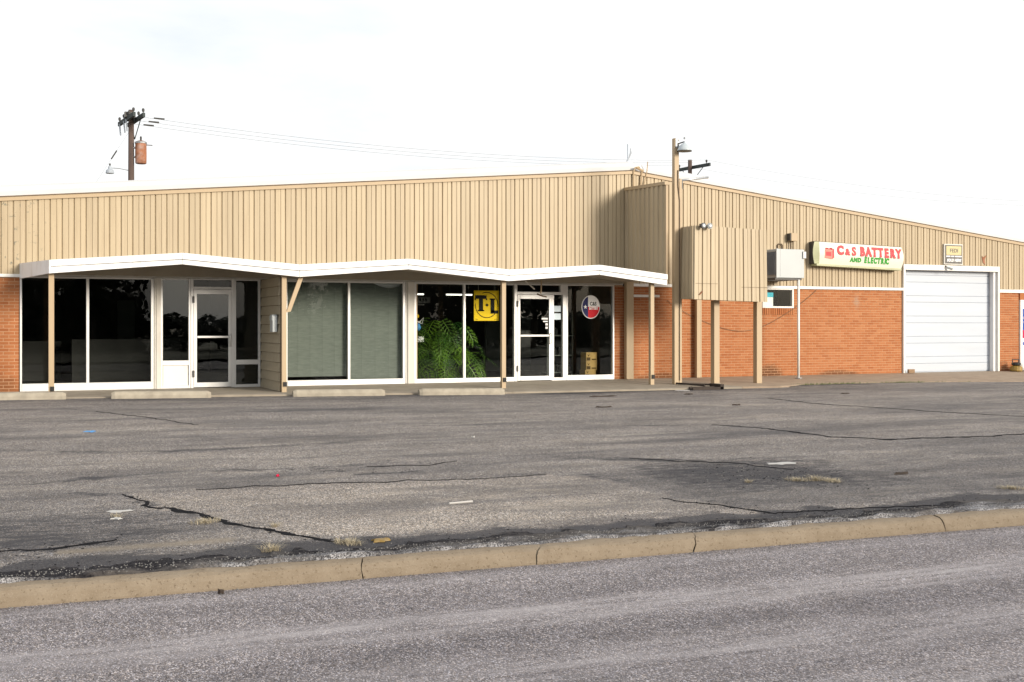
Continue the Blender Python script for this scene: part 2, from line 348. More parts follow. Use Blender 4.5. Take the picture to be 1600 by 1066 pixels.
# ------------------------------------------------------------------ mesh helpers
WLOC = {}
class MB:
    def __init__(s): s.v = []; s.f = []
    def add(s, vs_, fs):
        n = len(s.v); s.v += [tuple(x) for x in vs_]; s.f += [tuple(i + n for i in q) for q in fs]; return s
    def box(s, x0, x1, y0, y1, z0, z1):
        return s.hexa([(x0, y0, z0), (x1, y0, z0), (x1, y1, z0), (x0, y1, z0), (x0, y0, z1), (x1, y0, z1), (x1, y1, z1), (x0, y1, z1)])
    def hexa(s, p):
        return s.add(p, [(0, 3, 2, 1), (4, 5, 6, 7), (0, 1, 5, 4), (1, 2, 6, 5), (2, 3, 7, 6), (3, 0, 4, 7)])
    def prism(s, poly, a, b):
        """poly: list of points for end a; b: list for end b"""
        n = len(poly)
        return s.add(list(a) + list(b), [tuple(range(n))[::-1], tuple(range(n, 2 * n))] + [(i, (i + 1) % n, n + (i + 1) % n, n + i) for i in range(n)])
    def xz(s, poly, y0, y1):
        return s.prism(poly, [(x, y0, z) for x, z in poly], [(x, y1, z) for x, z in poly])
    def yz(s, poly, x0, x1):
        return s.prism(poly, [(x0, y, z) for y, z in poly], [(x1, y, z) for y, z in poly])
    def tube(s, pts, r, n=8, cap=True):
        pts = [Vector(q) for q in pts]; rs = r if isinstance(r, (list, tuple)) else [r] * len(pts)
        base = len(s.v); prev = None
        for i, q in enumerate(pts):
            d = (pts[min(i + 1, len(pts) - 1)] - pts[max(i - 1, 0)]).normalized()
            up = Vector((0, 0, 1)) if abs(d.z) < 0.9 else Vector((1, 0, 0))
            a = d.cross(up).normalized()
            if prev is not None and a.dot(prev) < 0: a = -a
            prev = a; b = a.cross(d).normalized()
            for k in range(n):
                w = 2 * math.pi * k / n
                s.v.append(tuple(q + (a * math.cos(w) + b * math.sin(w)) * rs[i]))
        for i in range(len(pts) - 1):
            for k in range(n):
                s.f.append((base + i * n + k, base + i * n + (k + 1) % n, base + (i + 1) * n + (k + 1) % n, base + (i + 1) * n + k))
        if cap:
            s.f.append(tuple(base + k for k in range(n))[::-1]); s.f.append(tuple(base + (len(pts) - 1) * n + k for k in range(n)))
        return s
    def lathe(s, prof, c, n=16, axis='z'):
        base = len(s.v)
        for r, h in prof:
            for k in range(n):
                w = 2 * math.pi * k / n; a, b = r * math.cos(w), r * math.sin(w)
                s.v.append((c[0] + a, c[1] + b, c[2] + h) if axis == 'z' else ((c[0] + a, c[1] + h, c[2] + b) if axis == 'y' else (c[0] + h, c[1] + a, c[2] + b)))
        for i in range(len(prof) - 1):
            for k in range(n):
                s.f.append((base + i * n + k, base + i * n + (k + 1) % n, base + (i + 1) * n + (k + 1) % n, base + (i + 1) * n + k))
        s.f.append(tuple(base + k for k in range(n))[::-1]); s.f.append(tuple(base + (len(prof) - 1) * n + k for k in range(n)))
        return s
    def build(s, name, mat, parent=None, bev=0.0, smooth=False, fix=True):
        off = WLOC.get(parent.name, Vector()) if parent else Vector()
        me = bpy.data.meshes.new(name)
        me.from_pydata([(x - off.x, y - off.y, z - off.z) for x, y, z in s.v], [], s.f)
        if fix:
            bm = bmesh.new(); bm.from_mesh(me); bmesh.ops.recalc_face_normals(bm, faces=bm.faces); bm.to_mesh(me); bm.free()
        me.materials.append(M[mat] if isinstance(mat, str) else mat)
        if smooth:
            for q in me.polygons: q.use_smooth = True
        o = bpy.data.objects.new(name, me); col.objects.link(o)
        if parent: o.parent = parent
        WLOC[o.name] = off
        if bev:
            b = o.modifiers.new('bevel', 'BEVEL'); b.width = bev; b.segments = 2; b.limit_method = 'ANGLE'
        return o

def tag(o, label, cat, group=None):
    o['label'] = label; o['category'] = cat
    if group: o['group'] = group
    return o
def thing(name, label, cat, loc=(0, 0, 0), group=None):
    o = bpy.data.objects.new(name, None); col.objects.link(o); o.location = loc; o.empty_display_size = 0.2
    WLOC[o.name] = Vector(loc)
    return tag(o, label, cat, group)
def kind(o, k): o['kind'] = k; return o
def children(o): return [c for c in bpy.data.objects if c.parent == o]
def copy_tree(o, parent=None):
    c = o.copy(); col.objects.link(c)
    if parent: c.parent = parent
    for ch in children(o): copy_tree(ch, c)
    return c
def single(mb, name, mat, loc, label, cat, group=None, bev=0.0, smooth=False):
    off = Vector(loc); mb.v = [(x - off.x, y - off.y, z - off.z) for x, y, z in mb.v]
    o = mb.build(name, mat, None, bev, smooth); o.location = off
    WLOC[o.name] = off
    return tag(o, label, cat, group)
def text(name, s, mat, parent, loc, size, wide=1.0, bold=0.0, depth=0.004, align='CENTER', rot=(R(90), 0, 0), slant=0.0):
    cu = bpy.data.curves.new(name, 'FONT'); cu.body = s; cu.size = size; cu.align_x = align; cu.align_y = 'CENTER'
    cu.extrude = depth; cu.offset = bold; cu.resolution_u = 3; cu.shear = slant
    tmp = bpy.data.objects.new('tmp', cu); col.objects.link(tmp)
    dg = bpy.context.evaluated_depsgraph_get(); me = bpy.data.meshes.new_from_object(tmp.evaluated_get(dg)); me.name = name
    bpy.data.objects.remove(tmp); bpy.data.curves.remove(cu)
    me.materials.clear(); me.materials.append(M[mat])
    me.transform(Matrix.Diagonal((wide, 1, 1, 1)))
    o = bpy.data.objects.new(name, me); col.objects.link(o)
    off = WLOC.get(parent.name, Vector()) if parent else Vector()
    o.location = Vector(loc) - off; o.rotation_euler = rot
    if parent: o.parent = parent
    return o

# ------------------------------------------------------------------ ground, road, kerb, lot, walk
def walk_edge(x):
    pts = [(-80, -2.15), (-.3, -2.15), (3.3, -2.5), (6.6, -2.8), (9, -3.02), (12, -3.2), (16.4, -3.35), (16.7, -2.6), (19.5, -2.5), (22, -3.0), (24, -3.8), (28, -4.6), (120, -4.6)]
    for (a, b), (c2, d2) in zip(pts, pts[1:]):
        if a <= x <= c2: return b + (d2 - b) * (x - a) / (c2 - a)
def lot_edge_z(x):
    pts = [(-80, -.02), (0, -.02), (3.3, -.045), (6.6, -.07), (9, -.095), (120, -.10)]
    for (a, b), (c2, d2) in zip(pts, pts[1:]):
        if a <= x <= c2: return b + (d2 - b) * (x - a) / (c2 - a)
    return -.10
def kerb_back(x): return -17.18 + KSL * x
def lotz(x, y):
    yk = kerb_back(x); t_ = (y - yk) / (walk_edge(x) - yk)
    return -0.285 + (0.285 + lot_edge_z(x)) * t_ + (0.012 * noise.noise(Vector((x * 0.5, y * 0.5, 0))) * min(1, max(0, 4 * t_)) * min(1, max(0, 4 * (1 - t_))))

g = MB().add([(-2500, -2500, -0.62), (2500, -2500, -0.62), (2500, 2500, -0.62), (-2500, 2500, -0.62)], [(0, 1, 2, 3)]).build('ground', 'earth'); kind(g, 'structure')
rd = MB()
def kp(s, d): return (s * math.cos(KA) - d * math.sin(KA), -17.38 + s * math.sin(KA) + d * math.cos(KA))
for i in range(40):
    s0, s1 = -100 + i * 6, -94 + i * 6
    q = [kp(s0, -11.6), kp(s1, -11.6), kp(s1, 0.1), kp(s0, 0.1)]
    rd.add([(*a, -0.40) for a in q], [(0, 1, 2, 3)])
kind(rd.build('road', 'road'), 'structure')
vg = MB(); q = [kp(-100, -70), kp(140, -70), kp(140, -11.8), kp(-100, -11.8)]
vg.add([(*a, -0.30) for a in q], [(0, 1, 2, 3)]); kind(vg.build('grass_verge', 'grass_far'), 'structure')

# kerb in cast sections with open joints
kerb = MB()
for s0, s1 in ((-100, 140),):
    a = [kp(s0, -0.0) + (-0.6,), kp(s1, -0.0) + (-0.6,), kp(s1, 0.19) + (-0.6,), kp(s0, 0.19) + (-0.6,)]
    b = [kp(s0, 0.03) + (-0.42,), kp(s1, 0.03) + (-0.42,), kp(s1, 0.19) + (-0.42,), kp(s0, 0.19) + (-0.42,)]
    kerb.hexa(a + b)
kerb = kind(kerb.build('kerb', 'tar'), 'structure')
joints = [-9.0, -6.45, -3.9, -0.42, 2.21, 3.51, 4.79, 5.98, 7.17, 8.4, 9.65, 12.1, 14.6, 17.1, 19.6, 22.1, 27, 32, 40]
thin_joint = {3.51, 5.98, 8.4}
prof = [(0.0, -0.52), (0.0, -0.385), (0.012, -0.335), (0.035, -0.302), (0.065, -0.287), (0.12, -0.282), (0.20, -0.284), (0.20, -0.52)]
for j, (a, b) in enumerate(zip(joints, joints[1:])):
    mb = MB(); g0 = 0.0015 if a in thin_joint else 0.0045; g1 = 0.0015 if b in thin_joint else 0.0045
    n = max(2, int((b - a) / 0.06)); dz = random.uniform(-0.006, 0.006); dy = random.uniform(-0.006, 0.006)
    sk0, sk1 = random.uniform(-0.05, 0.05), random.uniform(-0.05, 0.05)
    for i in range(n + 1):
        u = i / n
        for k, (d, z) in enumerate(prof):
            s = a + g0 + (b - a - g0 - g1) * u
            kk = (1 - u) ** 8 * (0.03 * (d - 0.1) / 0.1) + u ** 8 * (0.03 * (d - 0.1) / 0.1)
            jag = lambda j_: 0.016 * noise.noise(Vector((k * 0.9, j_ * 5.3, 2))) + 0.02 * math.sin(k * .8 + j_)
            kk += (1 - u) ** 30 * jag(a) + u ** 30 * jag(b)
            chipz = 0.02 * max(0, noise.noise(Vector((a * 3, 1, 1)))) * (1 - u) ** 40 + 0.02 * max(0, noise.noise(Vector((b * 3, 1, 1)))) * u ** 40
            if a < -5: kk = 0
            nn = noise.noise(Vector((s * 6, k * 1.7, j))) * 0.007 + noise.noise(Vector((s * 23, k * 2.1, j))) * 0.003
            worn = -0.014 * max(0, noise.noise(Vector((s * 2.3, j * 3.1, 5)))) if k in (3, 4, 2) else 0
            x, y = kp(s + kk, d + dy + (nn if k < 6 else 0))
            mb.v.append((x, y, z + dz * .4 + (nn if 1 < k < 7 else 0) + worn - (chipz if k > 2 else 0)))
    P_ = len(prof)
    for i in range(n):
        for k in range(P_ - 1): mb.f.append((i * P_ + k, (i + 1) * P_ + k, (i + 1) * P_ + k + 1, i * P_ + k + 1))
    mb.f.append(tuple(range(P_))[::-1]); mb.f.append(tuple(n * P_ + k for k in range(P_)))
    mb.build('kerb_section', 'kerb', kerb, smooth=False)

# parking lot sheet with wear masks (tar, pale patch, dirt) measured on the ground
PATCH = [(0.93, -13.96), (1.54, -13.87), (2.5, -13.91), (4.01, -14.14), (5.16, -14.1), (5.54, -14.54), (5.63, -15.77), (5.78, -16.4), (5.97, -16.93), (4.95, -17.0), (4.28, -17.15), (3.0, -16.9), (2.04, -16.41), (1.74, -15.96), (1.48, -15.37), (1.1, -14.72)]
def inside(pt, poly):
    x, y = pt; r = False
    for (x0, y0), (x1, y1) in zip(poly, poly[1:] + poly[:1]):
        if (y0 > y) != (y1 > y) and x < (x1 - x0) * (y - y0) / (y1 - y0) + x0: r = not r
    return r
def dline(pt, pl):
    best = 9e9; x, y = pt
    for (x0, y0), (x1, y1) in zip(pl, pl[1:]):
        dx, dy = x1 - x0, y1 - y0; tt = max(0, min(1, ((x - x0) * dx + (y - y0) * dy) / (dx * dx + dy * dy + 1e-9)))
        best = min(best, math.hypot(x - x0 - tt * dx, y - y0 - tt * dy))
    return best
BANDS = [  # polyline, half width, strength
    ([(-2, -10.0), (-0.16, -10.07), (0.88, -10.6), (1.95, -10.81), (2.97, -10.72), (4.2, -10.5)], 0.16, 0.75),
    ([(-0.6, -12.9), (0.33, -12.92), (0.75, -12.77), (1.32, -12.6), (3.03, -12.8), (3.9, -12.6)], 0.13, 0.7),
    ([(2.56, -12.72), (3.09, -13.09), (3.27, -13.46), (3.91, -13.41)], 0.10, 0.85),
    ([(5.9, -12.9), (6.97, -13.7), (7.49, -14.08), (8.6, -14.2)], 0.22, 0.75),
    ([(6.36, -15.06), (7.0, -15.2), (7.6, -15.6), (8.2, -15.7)], 0.30, 0.62),
    ([(-1, -16.3), (-0.1, -16.15), (0.15, -16.21), (0.68, -16.05), (0.95, -16.08)], 0.07, 0.9),
    ([(-1, -14.6), (-0.11, -14.51), (0.08, -14.42), (0.46, -15.03), (0.9, -15.4)], 0.12, 0.55),
    ([(0.4, -13.6), (0.93, -13.96), (1.1, -14.66), (1.48, -15.37), (1.74, -15.96), (1.99, -16.39), (2.33, -16.79)], 0.07, 0.9),
    ([(5.43, -15.89), (5.72, -16.38), (5.95, -16.92)], 0.05, 0.9),
    ([(5.5, -14.3), (5.75, -15.0), (6.0, -16.0), (6.4, -16.6)], 0.14, 0.6),
    ([(0.37, -3.55), (1.21, -5.17), (1.88, -6.46), (2.45, -7.83)], 0.09, 0.55),
    ([(1.48, -7.85), (2.61, -7.98), (3.82, -8.82), (4.92, -8.94), (7, -8.9)], 0.08, 0.5),
    ([(8.4, -9.8), (9.72, -10.12), (10.15, -10.99), (10.36, -12.18), (10.89, -12.72), (12.04, -12.82), (13.16, -12.89), (16, -13.1)], 0.09, 0.75),
    ([(12.6, -5.2), (13.77, -5.97), (13.95, -7.7), (14.65, -9.42), (15.45, -10.76)], 0.08, 0.6),
]
XS = [-40, -25, -15, -9, -6, -4, -3] + [-2.5 + 0.09 * i for i in range(230)] + [18.4 + 0.5 * i for i in range(36)] + [40, 55, 80, 118]
NT = 150
vv = []; ff = []; cc = []
for x in XS:
    yk = kerb_back(x) - 0.02; yw = walk_edge(x) + 0.06
    for k in range(NT + 1):
        u = k / NT; u = u ** 1.25
        y = yk + (yw - yk) * u
        vv.append((x, y, lotz(x, y)))
        tar = pale = dirt = 0.0
        if -3 < x < 19:
            n1 = noise.noise(Vector((x * 1.3, y * 1.3, 2))); n2 = noise.noise(Vector((x * 4, y * 4, 7)))
            wx, wy = x + 0.12 * n2, y + 0.12 * noise.noise(Vector((x * 4, y * 4, 11)))
            for pl, w, s in BANDS:
                d = dline((wx, wy), pl)
                if d < w * 3: tar = max(tar, 0.80 * s * math.exp(-(d / w) ** 2) * (0.80 + 0.7 * n1))
            if x < 2.2: tar = max(tar, .50 * max(0, 1 - ((x - .1) / 1.5) ** 2) ** .6 * max(0, 1 - ((y + 15.7) / 1.2) ** 2) ** .6)
            if inside((wx, wy), PATCH): tar *= .25; pale = 0.85 + 0.25 * n1
            if 6.0 < x < 8.8 and -16.0 < y < -13.6:
                tar = max(tar, .68 * max(0, 1 - ((x - 7.2) / 1.5) ** 2) ** .6 * max(0, 1 - ((y + 14.8) / 1.3) ** 2) ** .6)
            if 6.9 < x < 8.3 and -15.9 < y < -14.2:
                pale = max(pale, 0.75 * max(0, noise.noise(Vector((x * 2.2, y * 2.2, 31)))) * 2)
            dirt = max(0, 0.35 * noise.noise(Vector((x * 0.9, y * 0.9, 21))))
            if 0.2 < x < 1.5 and -16.6 < y < -16.1: dirt = max(dirt, .9 * max(0, 1 - abs(y + 16.35) / .2))
            dw = yw - y
            if dw < 1.6: tar = max(tar, 0.62 * (1 - dw / 1.6) * (0.8 + 0.6 * noise.noise(Vector((x * 0.6, y * 2, 9)))))
            dk = y - yk
            if dk < 3.6:
                ns = noise.noise(Vector((x * 0.7, y * 1.4, 14)))
                if pale < 0.3: tar = max(tar, 0.30 * (1 - dk / 3.6) + 0.40 * ns)
                edge_w = .74 + .38 * noise.noise(Vector((x * .8, 2, 2))) + .25 * noise.noise(Vector((x * 2.7, 2, 2)))
                if dk < edge_w: tar = max(tar, .85 * min(1, (edge_w - dk) / .25))
            if -12.5 < y < -4: pale = max(pale, 0.34 + 0.3 * noise.noise(Vector((x * 0.35, y * 0.8, 3))))
        cc.append((max(0, min(1, tar)), max(0, min(1, pale)), max(0, min(1, dirt)), 1.0))
W_ = NT + 1
for i in range(len(XS) - 1):
    for k in range(NT): ff.append((i * W_ + k, (i + 1) * W_ + k, (i + 1) * W_ + k + 1, i * W_ + k + 1))
me = bpy.data.meshes.new('parking_lot'); me.from_pydata(vv, [], ff)
at = me.color_attributes.new('wear', 'FLOAT_COLOR', 'POINT')
at.data.foreach_set('color', [c for q in cc for c in q])
me.materials.append(M['lot'])
lot = bpy.data.objects.new('parking_lot', me); col.objects.link(lot); kind(lot, 'structure'); WLOC[lot.name] = Vector()

# open cracks filled with tar, a few millimetres proud of the asphalt
def crack(pl, w):
    mb = MB(); pts = []
    for (x0, y0), (x1, y1) in zip(pl, pl[1:]):
        n = max(2, int(math.hypot(x1 - x0, y1 - y0) / 0.035))
        for i in range(n): pts.append((x0 + (x1 - x0) * i / n, y0 + (y1 - y0) * i / n))
    pts.append(pl[-1]); L_ = len(pts)
    q = []
    for i, (x, y) in enumerate(pts):
        x += 0.09 * noise.noise(Vector((x * 4, y * 4, 1))) + .02 * noise.noise(Vector((x * 18, y * 18, 1))); y += 0.09 * noise.noise(Vector((x * 4, y * 4, 4))) + .03 * noise.noise(Vector((x * 18, y * 18, 6)))
        q.append((x, y))
    for i, (x, y) in enumerate(q):
        a, b = q[max(0, i - 1)], q[min(L_ - 1, i + 1)]
        dx, dy = b[0] - a[0], b[1] - a[1]; l = math.hypot(dx, dy) + 1e-6
        ww = w * (0.25 + 1.9 * abs(noise.noise(Vector((x * 5, y * 5, 9)))) + .6 * abs(noise.noise(Vector((x * 17, y * 17, 9))))) * min(1, 0.25 + 4 * min(i, L_ - 1 - i) / L_)
        z = lotz(x, y)
        mb.v += [(x - dy / l * ww, y + dx / l * ww, z + 0.002), (x, y, z + 0.007), (x + dy / l * ww, y - dx / l * ww, z + 0.002)]
    for i in range(L_ - 1):
        for k in (0, 1): mb.f.append((i * 3 + k, i * 3 + k + 1, i * 3 + 4 + k, i * 3 + 3 + k))
    return mb.build('tar_seam', 'tar', lot)
crack([(9.72, -10.12), (10.15, -10.99), (10.36, -12.18), (10.89, -12.72), (12.04, -12.82), (13.16, -12.89), (15.5, -13.0)], 0.05)
crack([(13.77, -5.97), (13.95, -7.7), (14.65, -9.42), (15.45, -10.76)], 0.03)
crack([(0.93, -13.96), (1.1, -14.66), (1.48, -15.37), (1.74, -15.96), (1.99, -16.39), (2.33, -16.79)], 0.042)
crack([(5.43, -15.89), (5.72, -16.38), (5.95, -16.92), (6.71, -16.99), (7.7, -17.09)], 0.022)
crack([(1.21, -5.17), (1.88, -6.46), (2.45, -7.83)], 0.02)
crack([(1.54, -13.87), (2.5, -13.91), (4.01, -14.14), (5.16, -14.1)], 0.012)
crack([(-0.4, -16.15), (0.15, -16.21), (0.68, -16.05)], 0.03)
crack([(3.5, -12.85), (4.2, -13.0), (4.6, -12.8)], 0.012)
crack([(6.6, -13.3), (6.97, -13.7), (7.49, -14.08), (7.78, -14.75)], 0.02)

# crumbling asphalt lip behind the kerb
XB = [-4 + 0.035 * i for i in range(900)]
NB = 22; vv = []; ff = []; cc = []
for x in XB:
    yk = kerb_back(x) - 0.035 + 0.05 * noise.noise(Vector((x * 3.1, 0, 3))) + 0.025 * noise.noise(Vector((x * 11, 0, 3)))
    wd = max(.06, 0.34 + 0.26 * noise.noise(Vector((x * 0.7, 3, 1))) + 0.20 * noise.noise(Vector((x * 3, 3, 1))) + 0.12 * noise.noise(Vector((x * 11, 3, 1))))
    for k in range(NB + 1):
        u = k / NB; y = yk + wd * u
        h = 0.030 * (1 - u) ** 0.5 * (0.6 + 0.9 * noise.noise(Vector((x * 3, y * 6, 5)))) + 0.012 * noise.noise(Vector((x * 14, y * 18, 8)))
        if k == 0: h = -0.02
        if k == NB: h = -0.006
        vv.append((x, y, lotz(x, max(y, kerb_back(x))) + 0.006 + h))
        gv = max(0, min(1, 0.85 - 2.2 * u + 1.5 * noise.noise(Vector((x * 0.7, 9, 1))) + .8 * noise.noise(Vector((x * 4, u * 4, 1)))))
        cc.append((gv, gv, gv, 1))
for i in range(len(XB) - 1):
    for k in range(NB): ff.append((i * (NB + 1) + k, (i + 1) * (NB + 1) + k, (i + 1) * (NB + 1) + k + 1, i * (NB + 1) + k + 1))
me = bpy.data.meshes.new('broken_asphalt_edge'); me.from_pydata(vv, [], ff)
at = me.color_attributes.new('wear', 'FLOAT_COLOR', 'POINT'); at.data.foreach_set('color', [c for q in cc for c in q])
me.materials.append(M['broken'])
o = bpy.data.objects.new('broken_asphalt_edge', me); col.objects.link(o); o.parent = lot

# concrete walk along the front, cast in bays
walk = MB(); walk.box(-60, 100, -2.0, 0.2, -0.6, -0.12); walk = kind(walk.build('sidewalk', 'concrete'), 'structure')
bays = [-30, -20, -12, -6, -2.9, 0.2, 3.3, 6.4, 9.5, 12.6, 15.0, 16.55, 19.5, 22.5, 25.6, 28.6, 32, 40, 60]
for a, b in zip(bays, bays[1:]):
    mb = MB(); n = max(1, int((b - a) / 0.5)) if a > -7 and b < 33 else 2
    for i in range(n):
        x0 = a + 0.004 + (b - a - 0.008) * i / n; x1 = a + 0.004 + (b - a - 0.008) * (i + 1) / n
        e0, e1 = walk_edge(x0), walk_edge(x1)
        zf = -0.075 if 16.5 < x0 else min(-.008, lot_edge_z(x0) + .04)
        zf1 = -0.075 if 16.5 < x1 - .01 else min(-.008, lot_edge_z(x1) + .04)
        w0 = 0.02 * noise.noise(Vector((x0 * 2, 0, 0))); w1 = 0.02 * noise.noise(Vector((x1 * 2, 0, 0)))
        mb.add([(x0, 0.15, 0), (x1, 0.15, 0), (x1, e1 + w1 + 0.03, zf1), (x0, e0 + w0 + 0.03, zf), (x0, e0 + w0, zf - 0.015), (x1, e1 + w1, zf1 - 0.015), (x1, e1 + w1, -0.3), (x0, e0 + w0, -0.3)],
               [(0, 3, 2, 1), (3, 4, 5, 2), (4, 7, 6, 5)])
        if i == 0: mb.add([(x0, 0.15, 0), (x0, e0 + w0 + 0.03, zf), (x0, e0 + w0, zf - 0.015), (x0, e0 + w0, -0.3), (x0, 0.15, -0.3)], [(0, 1, 2, 3, 4)])
        if i == n - 1: mb.add([(x1, 0.15, 0), (x1, e1 + w1 + 0.03, zf1), (x1, e1 + w1, zf1 - 0.015), (x1, e1 + w1, -0.3), (x1, 0.15, -0.3)], [(0, 1, 2, 3, 4)])
    mb.build('concrete_slab', 'dusty_concrete' if a > 14 else 'concrete', walk, fix=False)

# ------------------------------------------------------------------ the building
B = thing('commercial_building', 'long low shop building, tan ribbed metal over orange brick and storefront glass', 'building', (13.98, 0, 0))
def roofz(x): return 5.143 - 0.0893 * (13.98 - x) if x < 13.98 else 5.143 - 0.1088 * (x - 13.98)
XL, XR = -4.0, 33.0
# shell
sh = MB()
sh.box(XL, XL + 0.2, 0.1, 20, 0, roofz(XL) - 0.1); sh.box(XR - 0.2, XR, 0.1, 20, 0, roofz(XR) - 0.1)
sh.xz([(XL, 0), (XR, 0), (XR, roofz(XR) - .1), (13.98, 5.04), (XL, roofz(XL) - .1)], 19.8, 20)
sh.build('rear_wall', 'tan_paint', B)
rf = MB(); pr = [(XL - .1, roofz(XL) + 0.01), (13.98, 5.155), (XR + .1, roofz(XR) + 0.01)]
up = [(x, z + 0.24) for x, z in pr]
n3 = 3
for i in range(2):
    (x0, z0), (x1, z1) = pr[i], pr[i + 1]
    # rounded white edge
    sec = [(0.03, 0.0), (0.03, 0.10), (0.08, 0.19), (0.2, 0.24), (20.1, 0.24), (20.1, 0.0)]
    a = [(x0, y, z0 + h) for y, h in sec]; b = [(x1, y, z1 + h) for y, h in sec]
    rf.prism(a, a, b)
roof = rf.build('roof', 'roof_membrane', B)
tr = MB(); cp = MB()
for (x0, z0), (x1, z1) in (((XL, roofz(XL)), (13.98, 5.143)), ((13.98, 5.143), (XR, roofz(XR)))):
    tr.hexa([(x0, -.065, z0 - .085), (x1, -.065, z1 - .085), (x1, .02, z1 - .085), (x0, .02, z0 - .085), (x0, -.065, z0 - .012), (x1, -.065, z1 - .012), (x1, .02, z1 - .012), (x0, .02, z0 - .012)])
    cp.hexa([(x0, -.075, z0 - .010), (x1, -.075, z1 - .010), (x1, .025, z1 - .010), (x0, .025, z0 - .010), (x0, -.075, z0 + .012), (x1, -.075, z1 + .012), (x1, .025, z1 + .012), (x0, .025, z0 + .012)])
rt = tr.build('rake_trim', 'tan_paint', B); cp.build('rake_shadow_line', 'rust_shade_brown', rt)  # dark strip paints the shadow line along the rake top

# ribbed cladding, one strip per rib
bk = MB()
bk.xz([(XL, 2.36), (22.55, 2.36), (22.55, roofz(22.55) - .02), (13.98, 5.12), (XL, roofz(XL) - .02)], 0.004, 0.12)
bk.xz([(22.55, 3.02), (26.02, 3.02), (26.02, roofz(26.02) - .02), (22.55, roofz(22.55) - .02)], 0.004, 0.12)
bk.xz([(26.02, 2.36), (XR, 2.36), (XR, roofz(XR) - .02), (26.02, roofz(26.02) - .02)], 0.004, 0.12)
clad = bk.build('metal_cladding', 'tan_paint', B)
def strip(x0, pitch, z0, zt, name='cladding_strip', parent=None):
    wr = pitch * 0.50; d = -0.031
    pf = [(x0, -0.002), (x0 + 0.008, d), (x0 + wr - .004, d), (x0 + wr, -0.018), (x0 + wr + .006, -0.018), (x0 + wr + .009, -0.031), (x0 + pitch - .022, -0.028), (x0 + pitch - .010, -0.002), (x0 + pitch, -0.002)]
    mb = MB(); jz = random.uniform(-0.006, 0.006)
    for x, y in pf: mb.v += [(x, y, z0 + jz), (x, y, zt(x) - 0.05)]
    for i in range(len(pf) - 1): mb.f.append((2 * i, 2 * i + 2, 2 * i + 3, 2 * i + 1))
    return mb.build(name, 'cladding', parent or clad, fix=False)
x = 13.80
while x > -2.5: x -= 0.2266; strip(x, 0.2266, 2.345, roofz)
x = 13.80
while x < 31:
    zb = 3.015 if 22.40 < x < 25.98 else 2.36
    strip(x, 0.2105, zb, roofz); x += 0.2105
# torn spot over the garage door and a repair sheet over the canopy
mb = MB(); mb.xz([(25.40, 3.30), (25.43, 3.12), (25.52, 3.05), (25.50, 3.20), (25.56, 3.33), (25.45, 3.26)], -0.045, -0.036); mb.build('rust_tear', 'rusty', clad)
mb = MB(); mb.xz([(5.86, 2.56), (7.05, 2.60), (7.0, 2.64), (5.86, 2.66)], -0.045, -0.038); mb.build('patch_sheet', 'cladding', clad)

# white trim under the cladding
for q in ((XL, .10, 2.285, 2.345), (13.98, 22.53, 2.285, 2.355), (26.06, XR, 2.265, 2.355)): MB().box(q[0], q[1], -.055, .03, q[2], q[3]).build('white_trim', 'white_paint', B)
# shadow-thrown header above the storefront
hd = MB(); hd.box(.10, 13.75, -.03, .10, 2.31, 2.365); hd.build('storefront_header', 'old_white', B)

# brick walls: mortar bed plus a brick in every course
areas = [  # x0,x1,z0,z1
    (XL, 0.085, 0, 2.285), (13.505, 13.76, 0, 2.31), (13.76, 17.88, 0, 2.285), (17.88, 18.86, 0, 1.76), (18.86, 22.52, 0, 2.285), (26.08, 26.86, 0, 2.265), (27.85, XR, 0, 2.265)]
brick_wall = None; walls = []
for x0, x1, z0, z1 in areas: walls.append((x0, x1, MB().box(x0, x1, 0.0, 0.12, z0, z1).build('brick_wall', 'mortar', B)))
def wall_of(xm): return min(walls, key=lambda q: max(q[0] - xm, xm - q[1], 0))[2]
CH, BL, JT = 0.0667, 0.205, 0.010
bricks = []
def course_bricks(x0, x1, z, row):
    st = x0 - (BL / 2 if row % 2 else 0)
    while st < x1 - 0.02:
        a, b = max(st, x0), min(st + BL - JT, x1)
        if b - a > 0.03: bricks.append((a, b, z))
        st += BL
for row in range(35):
    z = row * CH
    if z + CH > 2.33: break
    segs = [(XL, 0.085, 2.285), (13.505, 13.76, 2.31), (26.08, 26.86, 2.265), (27.85, XR, 2.265)]
    if z + CH > 1.72: segs += [(13.76, 17.88, 2.285), (18.86, 22.52, 2.285)]
    else: segs += [(13.76, 22.52, 2.285)]
    for a, b, zt in segs:
        if z + CH - JT < zt: course_bricks(a, b, z, row)
# standing bricks under the window
sx = 17.88
while sx < 18.84: bricks.append((sx, sx + 0.058, 'sill')); sx += 0.068
def brick_box(mb, a, b, z):
    pr_ = random.uniform(-0.0015, 0.0015) - 0.0045
    if z == 'sill': z0, z1, pr_ = 1.60, 1.775, -0.02
    else: z0, z1 = z + JT * 0.5, z + CH - JT * 0.5
    c = 0.003
    mb.add([(a, 0.003, z0), (b, 0.003, z0), (b, 0.003, z1), (a, 0.003, z1), (a + c, pr_, z0 + c), (b - c, pr_, z0 + c), (b - c, pr_, z1 - c), (a + c, pr_, z1 - c)],
           [(4, 5, 6, 7), (0, 1, 5, 4), (1, 2, 6, 5), (2, 3, 7, 6), (3, 0, 4, 7)])
vis = [q for q in bricks if q[1] > -0.32]; rest = [q for q in bricks if q[1] <= -0.32]
vis.sort(key=lambda q: q[0])
for q in vis[:300]:
    mb = MB(); brick_box(mb, *q); mb.build('brick', 'brick', wall_of((q[0] + q[1]) / 2), fix=False)
mb = MB()
for q in vis[300:] + rest: brick_box(mb, *q)
kind(mb.build('brickwork', 'brick_many', B, fix=False), 'stuff')

